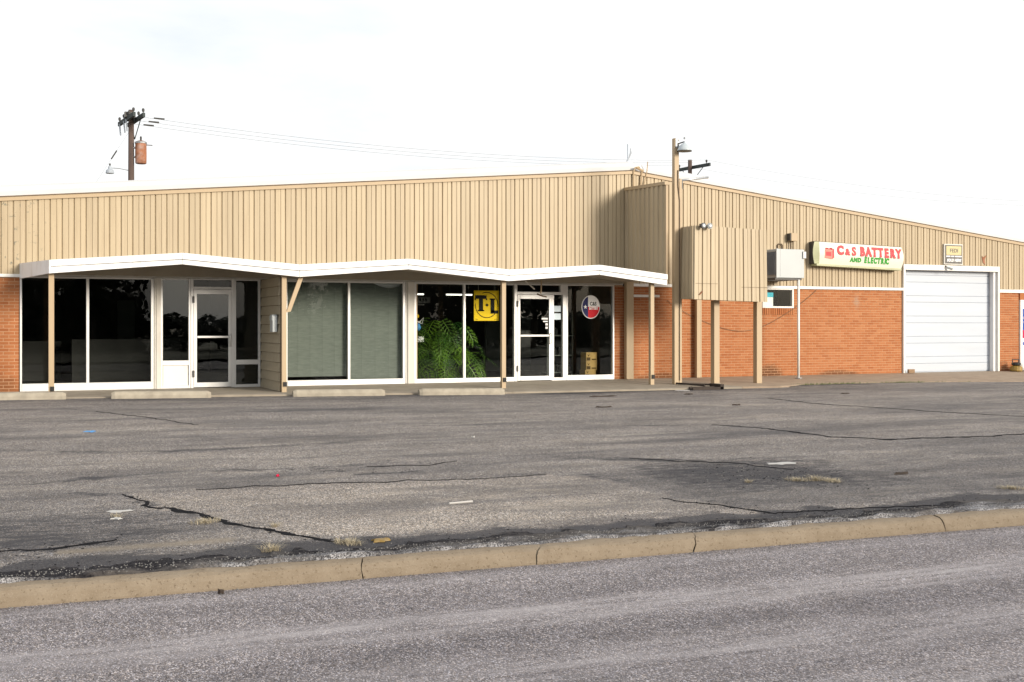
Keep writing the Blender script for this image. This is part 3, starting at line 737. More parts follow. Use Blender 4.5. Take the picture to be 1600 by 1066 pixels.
# interior shell
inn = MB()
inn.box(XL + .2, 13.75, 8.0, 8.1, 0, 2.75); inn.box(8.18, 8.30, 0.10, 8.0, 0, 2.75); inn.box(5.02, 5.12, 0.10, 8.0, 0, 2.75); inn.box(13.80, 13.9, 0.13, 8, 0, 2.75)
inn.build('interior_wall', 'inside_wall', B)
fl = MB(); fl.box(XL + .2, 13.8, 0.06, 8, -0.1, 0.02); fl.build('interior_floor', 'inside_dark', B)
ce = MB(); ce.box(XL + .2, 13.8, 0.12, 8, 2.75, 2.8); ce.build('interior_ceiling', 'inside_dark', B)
dp = MB(); dp.box(2.55, 3.0, 7.9, 7.99, 0.02, 2.0); dp.build('interior_door', 'inside_pale', B)  # pale colour stands in for the light on this door
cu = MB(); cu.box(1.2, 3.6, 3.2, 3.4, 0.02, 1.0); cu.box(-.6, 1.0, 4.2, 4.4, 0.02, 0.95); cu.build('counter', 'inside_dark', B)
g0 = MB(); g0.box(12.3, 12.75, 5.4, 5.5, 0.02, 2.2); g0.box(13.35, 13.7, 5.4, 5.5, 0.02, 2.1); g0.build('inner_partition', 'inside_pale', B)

# storefront windows
def window(name, frames, panes, mat='alu', pmat_='glass', extra=None):
    f = MB()
    for b_ in frames:
        x0, x1, z0, z1 = b_[:4]; y0, y1 = (b_[4], b_[5]) if len(b_) > 4 else (-.05, .05)
        f.box(x0, x1, y0, y1, z0, z1)
    o = f.build(name, mat, B, bev=0.004)
    for x0, x1, z0, z1 in panes:
        MB().box(x0 - .006, x1 + .006, -.004, .004, z0 - .006, z1 + .006).build('glass_pane', pmat_, o)
    return o
window('storefront_window', [(.09, .128, 0, 2.31), (2.60, 2.655, .154, 2.30), (1.335, 1.39, .154, 2.275), (.128, 2.655, 0, .154, -.06, .05), (.128, 2.60, 2.275, 2.31)],
       [(.128, 1.335, .154, 2.275), (1.39, 2.60, .154, 2.275)])
window('corner_column', [(2.665, 2.70, 0, 2.31, -.055, .06), (2.703, 2.79, 0, 2.31, -.075, .06)], [], 'old_white')
# entrance at the left
w = window('sidelight', [(2.793, 2.835, 0, 2.31), (3.36, 3.40, 0, 2.31), (2.835, 3.36, 2.28, 2.31), (2.835, 3.36, .485, .585), (2.835, 3.36, 0, .06)], [(2.835, 3.36, .585, 2.28)], 'alu', 'glass_door')
MB().box(2.845, 3.35, -.02, .02, .06, .485).build('lower_panel', 'white_paint', w, bev=.004)
w = window('door_frame', [(3.405, 3.46, 0, 2.31, -.055, .055), (4.25, 4.305, 0, 2.31, -.055, .055), (3.46, 4.25, 2.09, 2.14, -.055, .055), (3.46, 4.25, 2.285, 2.31, -.055, .055)], [(3.46, 4.25, 2.14, 2.285)])
def door(x0, x1, zt, handle_right=True, pull=True):
    d = MB(); st = .065
    d.box(x0, x0 + st, -.065, -.015, .015, zt); d.box(x1 - st, x1, -.065, -.015, .015, zt); d.box(x0 + st, x1 - st, -.065, -.015, zt - .10, zt); d.box(x0 + st, x1 - st, -.065, -.015, .015, .115)
    o = d.build('glass_door', 'alu', B, bev=.004)
    MB().box(x0 + st - .006, x1 - st + .006, -.044, -.036, .109, zt - .094).build('glass_pane', 'glass_door', o)
    MB().box(x0 + st + .003, x1 - st - .003, -.075, -.052, 1.055, 1.10).build('push_bar', 'alu', o, bev=.008)
    hx = x1 - st / 2 if handle_right else x0 + st / 2
    MB().tube([(hx, -.07, .88), (hx, -.12, .89), (hx, -.12, 1.12), (hx, -.07, 1.13)], .014, 8).build('handle', 'alu', o, smooth=True)
    hg = x0 - .004 if handle_right else x1 + .004
    for z in (.30, zt - .22):
        MB().box(hg - .022, hg + .018, -.085, -.058, z - .07, z + .07).build('hinge', 'dark_metal', o, bev=.004)
    return o
door(3.463, 4.247, 2.085)
w = window('sidelight', [(4.307, 4.345, 0, 2.31), (4.82, 4.865, 0, 2.31), (4.345, 4.82, 2.28, 2.31), (4.345, 4.82, .485, .585), (4.345, 4.82, 0, .06)], [(4.345, 4.82, .585, 2.28)])
MB().box(4.35, 4.815, -.01, .01, .065, .48).build('lower_panel', 'glass_dark', w)
MB().box(4.36, 4.81, .05, .07, .07, .48).build('panel_back', 'inside_wall', w)
w = window('storefront_window', [(4.99, 5.45, 0, 2.31), (6.80, 6.855, .12, 2.27), (8.08, 8.14, 0, 2.31), (5.45, 8.08, 0, .12, -.06, .05), (5.45, 8.08, 2.27, 2.31)], [(5.45, 6.80, .12, 2.27), (6.855, 8.08, .12, 2.27)])
window('corner_column', [(8.15, 8.185, 0, 2.31, -.055, .06), (8.19, 8.345, 0, 2.31, -.08, .06)], [], 'old_white')
w = window('display_window', [(8.352, 8.40, .10, 2.31), (9.545, 9.60, .10, 2.27), (10.56, 10.60, .10, 2.27), (8.352, 10.825, 0, .10, -.06, .05), (8.40, 10.825, 2.27, 2.31)],
           [(8.40, 9.545, .10, 2.27), (9.60, 10.56, .10, 2.27), (10.60, 10.83, .10, 2.27)])
MB().box(8.402, 8.43, -.03, .05, .102, 2.268).build('inner_stop', 'tan_paint', w)
w = window('door_frame', [(10.83, 10.905, 0, 2.31, -.055, .055), (12.10, 12.20, 0, 2.31, -.055, .055), (10.905, 12.10, 2.055, 2.12, -.055, .055), (10.905, 12.10, 2.28, 2.31, -.055, .055), (11.80, 11.865, 0, 2.055, -.05, .05), (11.865, 12.10, 0, .07), (12.04, 12.10, 2.12, 2.28)],
           [(10.905, 12.04, 2.12, 2.28), (11.865, 12.10, .07, 2.055)])
door(10.91, 11.795, 2.05)
window('display_window', [(12.203, 12.235, .12, 2.31), (13.46, 13.50, 0, 2.31), (12.203, 13.46, 0, .12, -.065, .05), (12.235, 13.46, 2.28, 2.31)], [(12.235, 13.46, .12, 2.28)])

# cloth blinds behind the middle windows, seam by seam
for x0, x1, zb, sag in ((5.44, 6.81, .19, 0), (6.85, 8.10, .11, 1)):
    n = 5 if not sag else 4
    bl = MB().box(x0, x1, .145, .155, 2.27, 2.30).build('blind_rail', 'old_white', B)
    for i in range(n):
        a = x0 + (x1 - x0) * i / n + .0012; b = x0 + (x1 - x0) * (i + 1) / n - .0012
        mb = MB(); K = 10
        for j in range(K + 1):
            xx = a + (b - a) * j / K; s = (xx - x0) / (x1 - x0)
            zt = 2.28 - (0.11 * math.sin(math.pi * min(1, max(0, (s - .45) / .62))) if sag else 0)
            yy = .12 + .003 * math.sin(j / K * math.pi)
            mb.v += [(xx, yy, zb), (xx, yy, zt), (xx, yy + .004, zb), (xx, yy + .004, zt)]
        for j in range(K):
            mb.f += [(4 * j, 4 * j + 4, 4 * j + 5, 4 * j + 1), (4 * j + 2, 4 * j + 3, 4 * j + 7, 4 * j + 6)]
        mb.build('blind_cloth', 'blind', bl)
    if sag:
        MB().box(7.35, 8.10, .175, .18, 2.10, 2.28).build('pale_lining', 'flag_white', bl)

# lap-sided return wall beside the entrance
wg = MB().box(4.895, 4.985, -1.93, -.06, 0.0, 2.31).build('return_wall', 'rust_shade_brown', B)  # dark brown showing in the board gaps paints the lap shadows
for i in range(12):
    z0 = i * .1925; z1 = z0 + .184
    MB().hexa([(4.858, -1.925, z0), (4.898, -1.925, z0), (4.898, -.06, z0), (4.858, -.06, z0), (4.886, -1.925, z1), (4.898, -1.925, z1), (4.898, -.06, z1), (4.886, -.06, z1)]).build('lap_board', 'siding_paint', wg)

# garage door, frame and reveal
gf = MB()
gf.box(22.53, 22.60, -.06, .16, 0, 3.01); gf.box(26.00, 26.055, -.06, .16, 0, 3.01); gf.box(22.60, 26.00, -.06, .16, 2.86, 3.01)
gfo = gf.build('garage_frame', 'white_paint', B, bev=.005)
MB().box(25.90, 26.00, .02, .17, 0, 2.86).build('door_track', 'fascia_white', gfo)
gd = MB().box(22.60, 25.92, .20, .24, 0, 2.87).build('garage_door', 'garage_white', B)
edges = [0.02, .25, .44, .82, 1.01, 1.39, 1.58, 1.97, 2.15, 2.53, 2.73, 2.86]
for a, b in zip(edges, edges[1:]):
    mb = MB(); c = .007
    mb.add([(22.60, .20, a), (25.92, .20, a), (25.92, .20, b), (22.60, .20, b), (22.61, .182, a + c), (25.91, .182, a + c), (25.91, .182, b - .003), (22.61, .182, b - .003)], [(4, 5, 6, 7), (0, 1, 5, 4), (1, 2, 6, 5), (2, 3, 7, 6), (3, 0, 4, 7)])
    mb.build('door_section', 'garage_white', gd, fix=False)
gr = MB(); gr.box(22.4, 26.1, .27, .30, 0, 3.0); gr.build('garage_backing', 'inside_dark', B)

# small high window on the brick
w = window('side_window', [(17.88, 17.92, 1.775, 2.285, -.03, .06), (18.82, 18.865, 1.775, 2.285, -.03, .06), (17.92, 18.82, 1.775, 1.82, -.03, .06), (17.92, 18.82, 2.255, 2.284, -.03, .06)], [(17.92, 18.82, 1.82, 2.255)], 'white_paint', 'glass')
MB().box(17.92, 18.25, .03, .035, 1.82, 2.14).build('window_paper', 'flag_white', w)
MB().box(17.92, 18.25, .02, .028, 2.06, 2.18).build('window_sticker', 'poster_cyan', w)
MB().box(17.85, 18.9, .7, .75, 1.6, 2.3).build('dark_backing', 'inside_dark', w)

# white door at the far right with posters
df = MB(); df.box(26.87, 26.92, -.05, .08, 0.0, 2.06); df.box(27.80, 27.85, -.05, .08, 0, 2.06); df.box(26.92, 27.80, -.05, .08, 2.01, 2.06)
dfo = df.build('side_door_frame', 'white_paint', B)
sdoor = MB().box(26.925, 27.795, -.02, .04, .01, 2.005).build('side_door', 'door_white', B)
MB().box(26.86, 27.86, -.04, .1, 2.062, 2.262).build('door_lintel', 'brick_many', B)
MB().tube([(27.72, -.03, 1.0), (27.72, -.08, 1.0), (27.60, -.08, 1.0)], .012).build('handle', 'galv', sdoor)
pst = MB().box(26.985, 27.55, -.030, -.0225, .95, 1.80).build('poster', 'poster_blue', sdoor)
MB().box(26.985, 27.55, -.036, -.031, .95, 1.18).build('poster_band', 'poster_red', pst)
text('poster_letter', 'L\nC\nV\n1', 'flag_white', pst, (27.06, -.034, 1.45), .16, 1.0, .004, .001)
pst = MB().box(26.985, 27.55, -.030, -.0225, .75, .83).build('poster', 'poster_blue', sdoor)
MB().box(27.02, 27.5, -.034, -.031, .778, .80).build('poster_band', 'flag_white', pst)

# folded-plate canopy on thin posts
zig = [(.34, 2.515), (.68, 2.515), (2.95, 2.70), (5.22, 2.525), (7.49, 2.69), (9.77, 2.51), (11.95, 2.655), (13.70, 2.475)]
cz = MB(); can = None
def canp(i, y):  # left end is cut on a slant
    x, z = zig[i]
    return x
plates = []
can = MB()
for i in range(1, len(zig) - 1):
    (x0, z0), (x1, z1) = zig[i], zig[i + 1]
    xa = .12 if i == 1 else x0
    can.hexa([(x0 if i > 1 else .60, -2.17, z0 - .09), (x1, -2.17, z1 - .09), (x1, -.04, z1 - .09), (xa, -.04, z0 - .09), (x0 if i > 1 else .60, -2.17, z0 - .025), (x1, -2.17, z1 - .025), (x1, -.04, z1 - .025), (xa, -.04, z0 - .025)])
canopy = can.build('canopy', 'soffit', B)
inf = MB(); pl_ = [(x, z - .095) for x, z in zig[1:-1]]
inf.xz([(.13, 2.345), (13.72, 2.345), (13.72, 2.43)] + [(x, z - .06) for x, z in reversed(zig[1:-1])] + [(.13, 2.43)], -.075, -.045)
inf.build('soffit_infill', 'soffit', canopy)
tp = MB()
for i in range(1, len(zig) - 1):
    (x0, z0), (x1, z1) = zig[i], zig[i + 1]; xa = .12 if i == 1 else x0; xf = x0 if i > 1 else .60
    tp.hexa([(xf, -2.17, z0 - .024), (x1, -2.17, z1 - .024), (x1, -.04, z1 - .024), (xa, -.04, z0 - .024), (xf, -2.17, z0 + .004), (x1, -2.17, z1 + .004), (x1, -.04, z1 + .004), (xa, -.04, z0 + .004)])
tp.build('canopy_roofing', 'grey_metal', canopy)
for i in range(1, len(zig) - 1):
    (x0, z0), (x1, z1) = zig[i], zig[i + 1]; xf = x0 if i > 1 else .58
    f = MB(); e = .002
    f.hexa([(xf + e, -2.215, z0 - .245), (x1 - e, -2.215, z1 - .215), (x1 - e, -2.175, z1 - .215), (xf + e, -2.175, z0 - .245), (xf + e, -2.215, z0 - .125), (x1 - e, -2.215, z1 - .125), (x1 - e, -2.175, z1 - .125), (xf + e, -2.175, z0 - .125)]) if False else None
    lowa = .235 if (i % 2 == 1) else .205; lowb = .205 if (i % 2 == 1) else .235
    ya = -2.215 if i % 2 == 1 else -2.235; yb = -2.235 if i % 2 == 1 else -2.215
    f.hexa([(xf + e, ya, z0 - lowa), (x1 - e, yb, z1 - lowb), (x1 - e, -2.175, z1 - lowb), (xf + e, -2.175, z0 - lowa), (xf + e, ya, z0 - .118), (x1 - e, yb, z1 - .118), (x1 - e, -2.175, z1 - .118), (xf + e, -2.175, z0 - .118)])
    f.hexa([(xf + e, ya - .028, z0 - .108), (x1 - e, yb - .028, z1 - .108), (x1 - e, -2.175, z1 - .108), (xf + e, -2.175, z0 - .108), (xf + e, ya - .028, z0 + .012), (x1 - e, yb - .028, z1 + .012), (x1 - e, -2.175, z1 + .012), (xf + e, -2.175, z0 + .012)])
    f.hexa([(xf + e, -2.200, z0 - .120), (x1 - e, -2.200, z1 - .120), (x1 - e, -2.175, z1 - .120), (xf + e, -2.175, z0 - .120), (xf + e, -2.200, z0 - .100), (x1 - e, -2.200, z1 - .100), (x1 - e, -2.176, z1 - .100), (xf + e, -2.176, z0 - .100)])
    f.build('fascia', 'fascia_white', canopy, bev=.004)
# slanted left end
f = MB(); a0, b0 = (.085, -.04), (.575, -2.235)
f.hexa([(a0[0], a0[1], 2.255), (b0[0], b0[1], 2.28), (b0[0] + .03, b0[1], 2.28), (a0[0] + .03, a0[1], 2.255), (a0[0], a0[1], 2.56), (b0[0], b0[1], 2.527), (b0[0] + .03, b0[1], 2.527), (a0[0] + .03, a0[1], 2.56)])
f.build('end_fascia', 'fascia_white', canopy)
for x in (.62, 4.95, 9.72, 13.41):
    po = MB().box(x - .048, x + .048, -2.05, -1.955, -.05, 2.34).build('post', 'tan_paint', canopy, bev=.005)
    MB().box(x - .02, x + .05, -2.075, -2.048, .10, .19).build('outlet_box', 'rubber', po)
br = MB(); br.hexa([(4.99, -2.05, 1.58), (5.08, -2.05, 1.60), (5.08, -1.99, 1.60), (4.99, -1.99, 1.58), (5.24, -2.05, 2.28), (5.34, -2.05, 2.30), (5.34, -1.99, 2.30), (5.24, -1.99, 2.28)]); br.build('brace', 'tan_paint', canopy)
# fin wall between the facade and the mast
fin = MB().hexa([(13.82, -1.96, 2.45), (13.88, -1.96, 2.45), (13.88, -.04, 2.42), (13.82, -.04, 2.42), (13.82, -1.96, 4.60), (13.88, -1.96, 4.60), (13.88, -.04, 4.66), (13.82, -.04, 4.66)]).build('fin_wall', 'tan_paint', B)
def fin_strip(y0, pitch):
    pf = [(y0, 0), (y0 - .010, -.030), (y0 - pitch * .48, -.030), (y0 - pitch * .54, -.004), (y0 - pitch, 0)]
    mb = MB()
    for y, d in pf: mb.v += [(13.815 + d, y, 2.42), (13.815 + d, y, 4.63 + y * .031)]
    for i in range(len(pf) - 1): mb.f.append((2 * i, 2 * i + 1, 2 * i + 3, 2 * i + 2))
    mb.build('cladding_strip', 'cladding', fin)
for i in range(9): fin_strip(-.045 - i * .2126, .2126)
MB().hexa([(13.775, -1.98, 4.57), (13.90, -1.98, 4.57), (13.90, -.035, 4.63), (13.775, -.035, 4.63), (13.775, -1.98, 4.645), (13.90, -1.98, 4.645), (13.90, -.035, 4.71), (13.775, -.035, 4.71)]).build('fin_cap', 'tan_paint', fin)
MB().box(13.76, 13.96, -.20, -.065, 0, 2.42).build('wall_column', 'tan_paint', B, bev=.006)
MB().box(13.97, 14.75, -.10, -.06, 2.02, 2.08).build('wall_rail', 'old_white', B)
mb = MB().box(15.79, 15.90, -.17, -.06, 0, 2.28); mb.build('wall_column', 'tan_paint', B, bev=.006)
MB().box(15.97, 16.00, -.06, -.012, 0, 2.28).build('wall_angle', 'tan_paint', B)
# mast
ms = MB().box(13.965, 14.085, -2.10, -1.985, -.06, 5.64).build('mast', 'tan_paint', B, bev=.006)
MB().box(14.10, 14.17, -2.09, -1.99, -.06, 4.70).build('mast_flange', 'tan_paint', ms, bev=.006)
MB().box(13.93, 14.10, -2.13, -1.98, 5.35, 5.645).build('mast_head', 'grey_metal', ms) if False else None
MB().box(13.985, 14.08, -2.118, -2.102, 5.42, 5.635).build('head_plate', 'grey_metal', ms)
MB().tube([(14.093, -2.11, .05), (14.093, -2.11, 4.2), (14.05, -2.115, 4.55), (14.05, -2.115, 4.9)], .012, 6).build('conduit', 'rust_shade_brown', ms)
MB().tube([(14.03, -2.06, 4.66), (14.90, -2.06, 4.785)], .028, 10).build('pipe_arm', 'galv', ms, smooth=True)
MB().tube([(14.20, -2.06, 4.66), (14.20, -2.06, 4.50), (14.23, -2.06, 4.47)], .010, 6).build('hook', 'grey_metal', ms)
# bracket with bent conduits over the ridge
br = MB()
br.tube([(14.02, -.08, 4.70), (14.02, -.08, 5.12), (14.07, -.08, 5.22), (14.17, -.08, 5.24), (14.25, -.08, 5.12), (14.22, -.08, 4.70)], .018, 6)
br.tube([(14.10, -.07, 5.22), (14.30, -.07, 5.14)], .03, 6); br.tube([(14.42, -.08, 5.38), (14.40, -.08, 5.15), (14.33, -.08, 4.85), (14.27, -.08, 4.68)], .012, 6)
br.build('conduit_bracket', 'tan_paint', B)

# ------------------------------------------------------------------ things on and by the building
# clad box on steel posts
bxc = thing('clad_box', 'tan ribbed metal box raised on square steel posts in front of the brick wall', 'box', (15.15, -2.3, -.04))
bo = MB().hexa([(14.16, -2.60, 1.93), (16.14, -2.60, 1.88), (16.14, -2.02, 1.88), (14.16, -2.02, 1.93), (14.21, -2.52, 3.59), (16.18, -2.52, 3.545), (16.18, -2.02, 3.545), (14.21, -2.02, 3.59)])
core = bo.build('box_core', 'tan_paint', bxc)
n = 9
for i in range(n):
    a, b = i / n, (i + 1) / n; mb = MB()
    pf = [(a, 0), (a + .004, -.03), (a + .054, -.03), (a + .056, -.020), (a + .059, -.020), (a + .060, -.028), (b - .011, -.026), (b - .005, 0), (b, 0)]
    for u, d in pf:
        xb, zb = 14.14 + 2.02 * u, 1.915 - .05 * u; xt, zt_ = 14.205 + 1.985 * u, 3.60 - .045 * u
        mb.v += [(xb, -2.625 + d, zb), (xt, -2.545 + d, zt_)]
    for k in range(len(pf) - 1): mb.f.append((2 * k, 2 * k + 2, 2 * k + 3, 2 * k + 1))
    mb.build('cladding_strip', 'cladding', bxc, fix=False)
for i in range(3):
    y0 = -2.62 + i * .2; mb = MB(); pf = [(0, 0), (.01, -.028), (.09, -.028), (.10, -.004), (.2, 0)]
    for d, o_ in pf: mb.v += [(14.145 + o_, y0 + d + .0, 1.925), (14.20 + o_, y0 + d + (.08 - i * .03), 3.595)]
    for k in range(len(pf) - 1): mb.f.append((2 * k, 2 * k + 1, 2 * k + 3, 2 * k + 2))
    mb.build('cladding_strip', 'cladding', bxc, fix=True)
for px in (14.985, 16.27 - .10):
    MB().box(px - .075, px + .075, -2.30, -2.15, -.05, 1.90).build('post', 'tan_paint', bxc, bev=.006)
MB().box(14.88, 15.02, -2.40, -2.31, -.056, -.02).build('base_plate', 'concrete', bxc)
mb = MB(); mb.tube([(14.28, -2.66, 2.02), (14.36, -2.665, 2.10)], .014, 6); mb.build('rust_mark', 'rusty', core)

for u0, u1, zz in ((0.0, .30, 2.27), (.62, 1.0, 2.20)):
    f = (zz - 1.9) / 1.68; xa = 14.16 + 2.0 * u0 + .03; xb = 14.16 + 2.0 * u1 + .02
    ya = -2.625 + .08 * f - .0315
    MB().box(xa, xb, ya - .002, ya + .004, zz, zz + .008).build('sheet_seam', 'rust_shade_brown', bxc)
fl = thing('floodlight_pair', 'twin black and white floodlights clamped to the top edge of the tan box', 'floodlight', (14.42, -2.56, 3.60))
MB().box(14.36, 14.50, -2.60, -2.52, 3.60, 3.64).build('mount', 'dark_metal', fl, bev=.006)
for cx, mname in ((14.36, 'dark_metal'), (14.53, 'white_metal')):
    mb = MB(); mb.lathe([(.028, .06), (.04, 0), (.068, -.07), (.066, -.10), (.03, -.09)], (cx, -2.62, 3.585), 12, 'y'); h = mb.build('lamp_head', mname, fl, smooth=False)
    MB().lathe([(.055, -.100), (.03, -.112)], (cx, -2.62, 3.585), 12, 'y').build('lens', 'grey_metal', h)

# window air conditioner on a pipe leg
ac = thing('air_conditioner', 'white boxy air conditioner jutting from the cladding on a white pipe leg', 'air conditioner', (18.0, -.5, 0))
MB().box(17.62, 18.46, -1.0, -.05, 2.52, 3.25).build('case', 'white_metal', ac, bev=.012)
for k in range(2):
    y0 = -.95 + k * .46
    lv = MB().box(17.60, 17.622, y0, y0 + .40, 2.58, 3.20).build('louvre_panel', 'grey_metal', ac)
    for j in range(10): MB().hexa([(17.585, y0 + .02 + j * .036, 2.60), (17.605, y0 + .03 + j * .036, 2.60), (17.605, y0 + .036 + j * .036, 2.60), (17.59, y0 + .026 + j * .036, 2.60), (17.585, y0 + .02 + j * .036, 3.18), (17.605, y0 + .03 + j * .036, 3.18), (17.605, y0 + .036 + j * .036, 3.18), (17.59, y0 + .026 + j * .036, 3.18)]).build('louvre_slat', 'galv', lv)
MB().box(17.60, 17.63, -1.012, -.98, 2.52, 3.26).build('corner_post', 'white_metal', ac)
MB().box(17.72, 17.728, -1.006, -.99, 2.54, 3.24).build('seam', 'grey_metal', ac)
MB().box(17.58, 18.40, -.98, -.08, 2.47, 2.515).build('tray', 'dark_metal', ac, bev=.006)
MB().box(18.40, 18.50, -1.03, -.97, 3.02, 3.20).build('bracket', 'grey_metal', ac, bev=.008)
MB().tube([(18.31, -.96, -.03), (18.31, -.96, 2.48)], .032, 12).build('pipe_leg', 'white_paint', ac, smooth=True)
MB().lathe([(.09, 0), (.09, .012), (.04, .016)], (18.31, -.96, -.022), 14).build('foot', 'galv', ac)

jb = thing('junction_box', 'small tan electrical box high on the cladding above the air conditioner', 'electrical box', (18.78, -.1, 3.63))
MB().box(18.66, 18.86, -.20, -.035, 3.53, 3.74).build('case', 'tan_paint', jb, bev=.008)
MB().box(18.64, 18.662, -.19, -.04, 3.54, 3.73).build('shaded_side', 'dark_metal', jb)  # dark sheet over the left face paints its shaded side
MB().tube([(18.87, -.1, 3.60), (18.92, -.1, 3.60), (18.92, -.1, 3.68)], .014, 6).build('elbow', 'tan_paint', jb)
mb = MB(); mb.tube([(18.72, -.08, 3.53), (18.72, -.08, 3.2)], .014, 6); mb.tube([(18.80, -.08, 3.53), (18.80, -.08, 3.2)], .014, 6); mb.build('conduit', 'rust_shade_brown', jb)
single(MB().tube([(18.33, -.06, 3.22), (18.33, -.06, 3.42), (18.36, -.06, 3.45), (18.45, -.06, 3.45), (18.48, -.06, 3.42), (18.48, -.06, 3.22)], .016, 8), 'conduit_loop', 'rust_shade_brown', (18.4, -.06, 3.22), 'thin brown conduit bent into a loop just above the air conditioner', 'conduit', smooth=True)

# main light-box sign
sg = thing('shop_sign', 'long cream light box sign with red and green lettering on the cladding', 'sign', (20.75, -.15, 3.2))
SLP = -.028
def sy(x): return SLP * (x - 19.3)
def slab(x0, x1, y0, y1, z0, z1):
    return [(x0, y0, z0 + sy(x0)), (x1, y0, z0 + sy(x1)), (x1, y1, z0 + sy(x1)), (x0, y1, z0 + sy(x0)), (x0, y0, z1 + sy(x0)), (x1, y0, z1 + sy(x1)), (x1, y1, z1 + sy(x1)), (x0, y1, z1 + sy(x0))]
SZ0, SZ1 = 2.955, 3.535
MB().hexa(slab(19.36, 22.22, -.24, -.03, SZ0, SZ1)).build('sign_case', 'dark_metal', sg)
# bowed face: section bulges forward, ends flare
def bow(x, zf):  # x, zf 0..1 -> point
    d = -.265 - .04 * math.sin(math.pi * zf)
    return (x, d, SZ0 + (SZ1 - SZ0) * zf + sy(x))
mb = MB(); K = 10
for xx in (19.50, 22.26):
    for k in range(K + 1):
        x_, y_, z_ = bow(xx, k / K); ex = .05 * math.sin(math.pi * k / K) * (1 if xx > 20 else -1) * (1 if xx > 20 else 0.3)
        mb.v.append((x_ + ex, y_, z_))
for k in range(K): mb.f.append((k, K + 1 + k, K + 2 + k, k + 1))
mb.add([(19.50, -.24, SZ0 + sy(19.5)), (22.26, -.24, SZ0 + sy(22.26)), (22.26, -.24, SZ1 + sy(22.26)), (19.5, -.24, SZ1 + sy(19.5))], [])
b4 = 2 * (K + 1)
mb.f += [(0, b4, b4 + 1, K + 1), (K, 2 * K + 1, b4 + 2, b4 + 3), tuple([b4] + list(range(0, K + 1)) + [b4 + 3]), tuple([b4 + 1] + list(range(K + 1, 2 * K + 2)) + [b4 + 2])]
mb.build('sign_face', 'sign_cream', sg)
mb = MB(); 
for k in range(K + 1):
    x_, y_, z_ = bow(19.497, k / K); mb.v.append((x_ - .015 * math.sin(math.pi * k / K), y_ - .001, z_))
for k in range(K + 1):
    zf = k / K; mb.v.append((19.36 - .05 * math.sin(math.pi * zf), -.25, SZ0 + (SZ1 - SZ0) * zf + sy(19.36)))
for k in range(K): mb.f.append((K + 1 + k, k, k + 1, K + 2 + k))
mb.build('sign_end', 'sign_end', sg, fix=False)
mb = MB(); mb.hexa(slab(19.40, 22.24, -.30, -.05, SZ0 - .055, SZ0 - .002)); mb.build('lower_rail', 'sign_end', sg)
mb = MB(); mb.hexa(slab(19.40, 22.24, -.255, -.05, SZ1 + .002, SZ1 + .015)); mb.build('upper_rail', 'rust_shade_brown', sg)
def fy(z, x): return bow(x, max(0, min(1, (z - SZ0 - sy(x)) / (SZ1 - SZ0))))[1] - .006
FY = -.312
for k, (ch, xc, zz, sz, wd) in enumerate((('C', 20.165, 3.345, .315, 1.0), ('&', 20.40, 3.315, .235, 1.0), ('S', 20.615, 3.335, .315, 1.0))):
    o = text('letter', ch, 'sign_red', sg, (xc, fy(zz + sy(xc), xc) - .006, zz + sy(xc) - .01), sz, .95, .021 if ch == 'C' else .012, .002); o.rotation_euler = (R(82), -math.atan(SLP), 0)
bx_ = 20.90
for ch in 'BATTERY':
    o = text('letter', ch, 'sign_red', sg, (bx_, fy(3.345 + sy(bx_), bx_) - .006, 3.345 + sy(bx_) - .01), .33, .80, .020, .002); o.rotation_euler = (R(82), -math.atan(SLP), 0)
    bx_ += .205
xx = 20.55
for ch, stp in zip('AND', (.125, .13, .12)):
    o = text('letter', ch, 'sign_green', sg, (xx, fy(3.10 + sy(xx), xx), 3.105 + sy(xx)), .155, .95, .011, .002); o.rotation_euler = (R(99), -math.atan(SLP), 0); xx += stp
xx = 21.01
for ch, stp in zip('ELECTRIC', (.112, .105, .115, .12, .12, .095, .075, .1)):
    o = text('letter', ch, 'sign_green', sg, (xx, fy(3.10 + sy(xx), xx), 3.115 + sy(xx)), .205, .74, .014, .002); o.rotation_euler = (R(99), -math.atan(SLP), 0); xx += stp
# drawing of a battery
lg = MB().hexa([(19.66, FY, 3.11), (19.90, FY, 3.08), (19.90, FY + .02, 3.08), (19.66, FY + .02, 3.11), (19.66, FY, 3.33), (19.90, FY, 3.31), (19.90, FY + .02, 3.31), (19.66, FY + .02, 3.33)]).build('battery_drawing', 'sign_red_pale', sg)
mb = MB(); mb.hexa([(19.69, FY - .003, 3.165), (19.86, FY - .003, 3.155), (19.86, FY, 3.155), (19.69, FY, 3.165), (19.69, FY - .003, 3.27), (19.86, FY - .003, 3.262), (19.86, FY, 3.262), (19.69, FY, 3.27)]); mb.build('drawing_panel', 'sign_red', lg)
mb = MB()
for a in (19.68, 19.83): mb.box(a, a + .06, FY, FY + .01, 3.335, 3.375)
mb.hexa([(19.905, FY, 3.085), (19.955, FY, 3.12), (19.955, FY + .01, 3.12), (19.905, FY + .01, 3.085), (19.905, FY, 3.31), (19.955, FY, 3.345), (19.955, FY + .01, 3.345), (19.905, FY + .01, 3.31)])
mb.hexa([(19.69, FY, 3.338), (19.90, FY, 3.32), (19.90, FY + .01, 3.32), (19.69, FY + .01, 3.338), (19.74, FY, 3.365), (19.95, FY, 3.35), (19.95, FY + .01, 3.35), (19.74, FY + .01, 3.365)])
mb.build('drawing_outline', 'sign_red', lg)

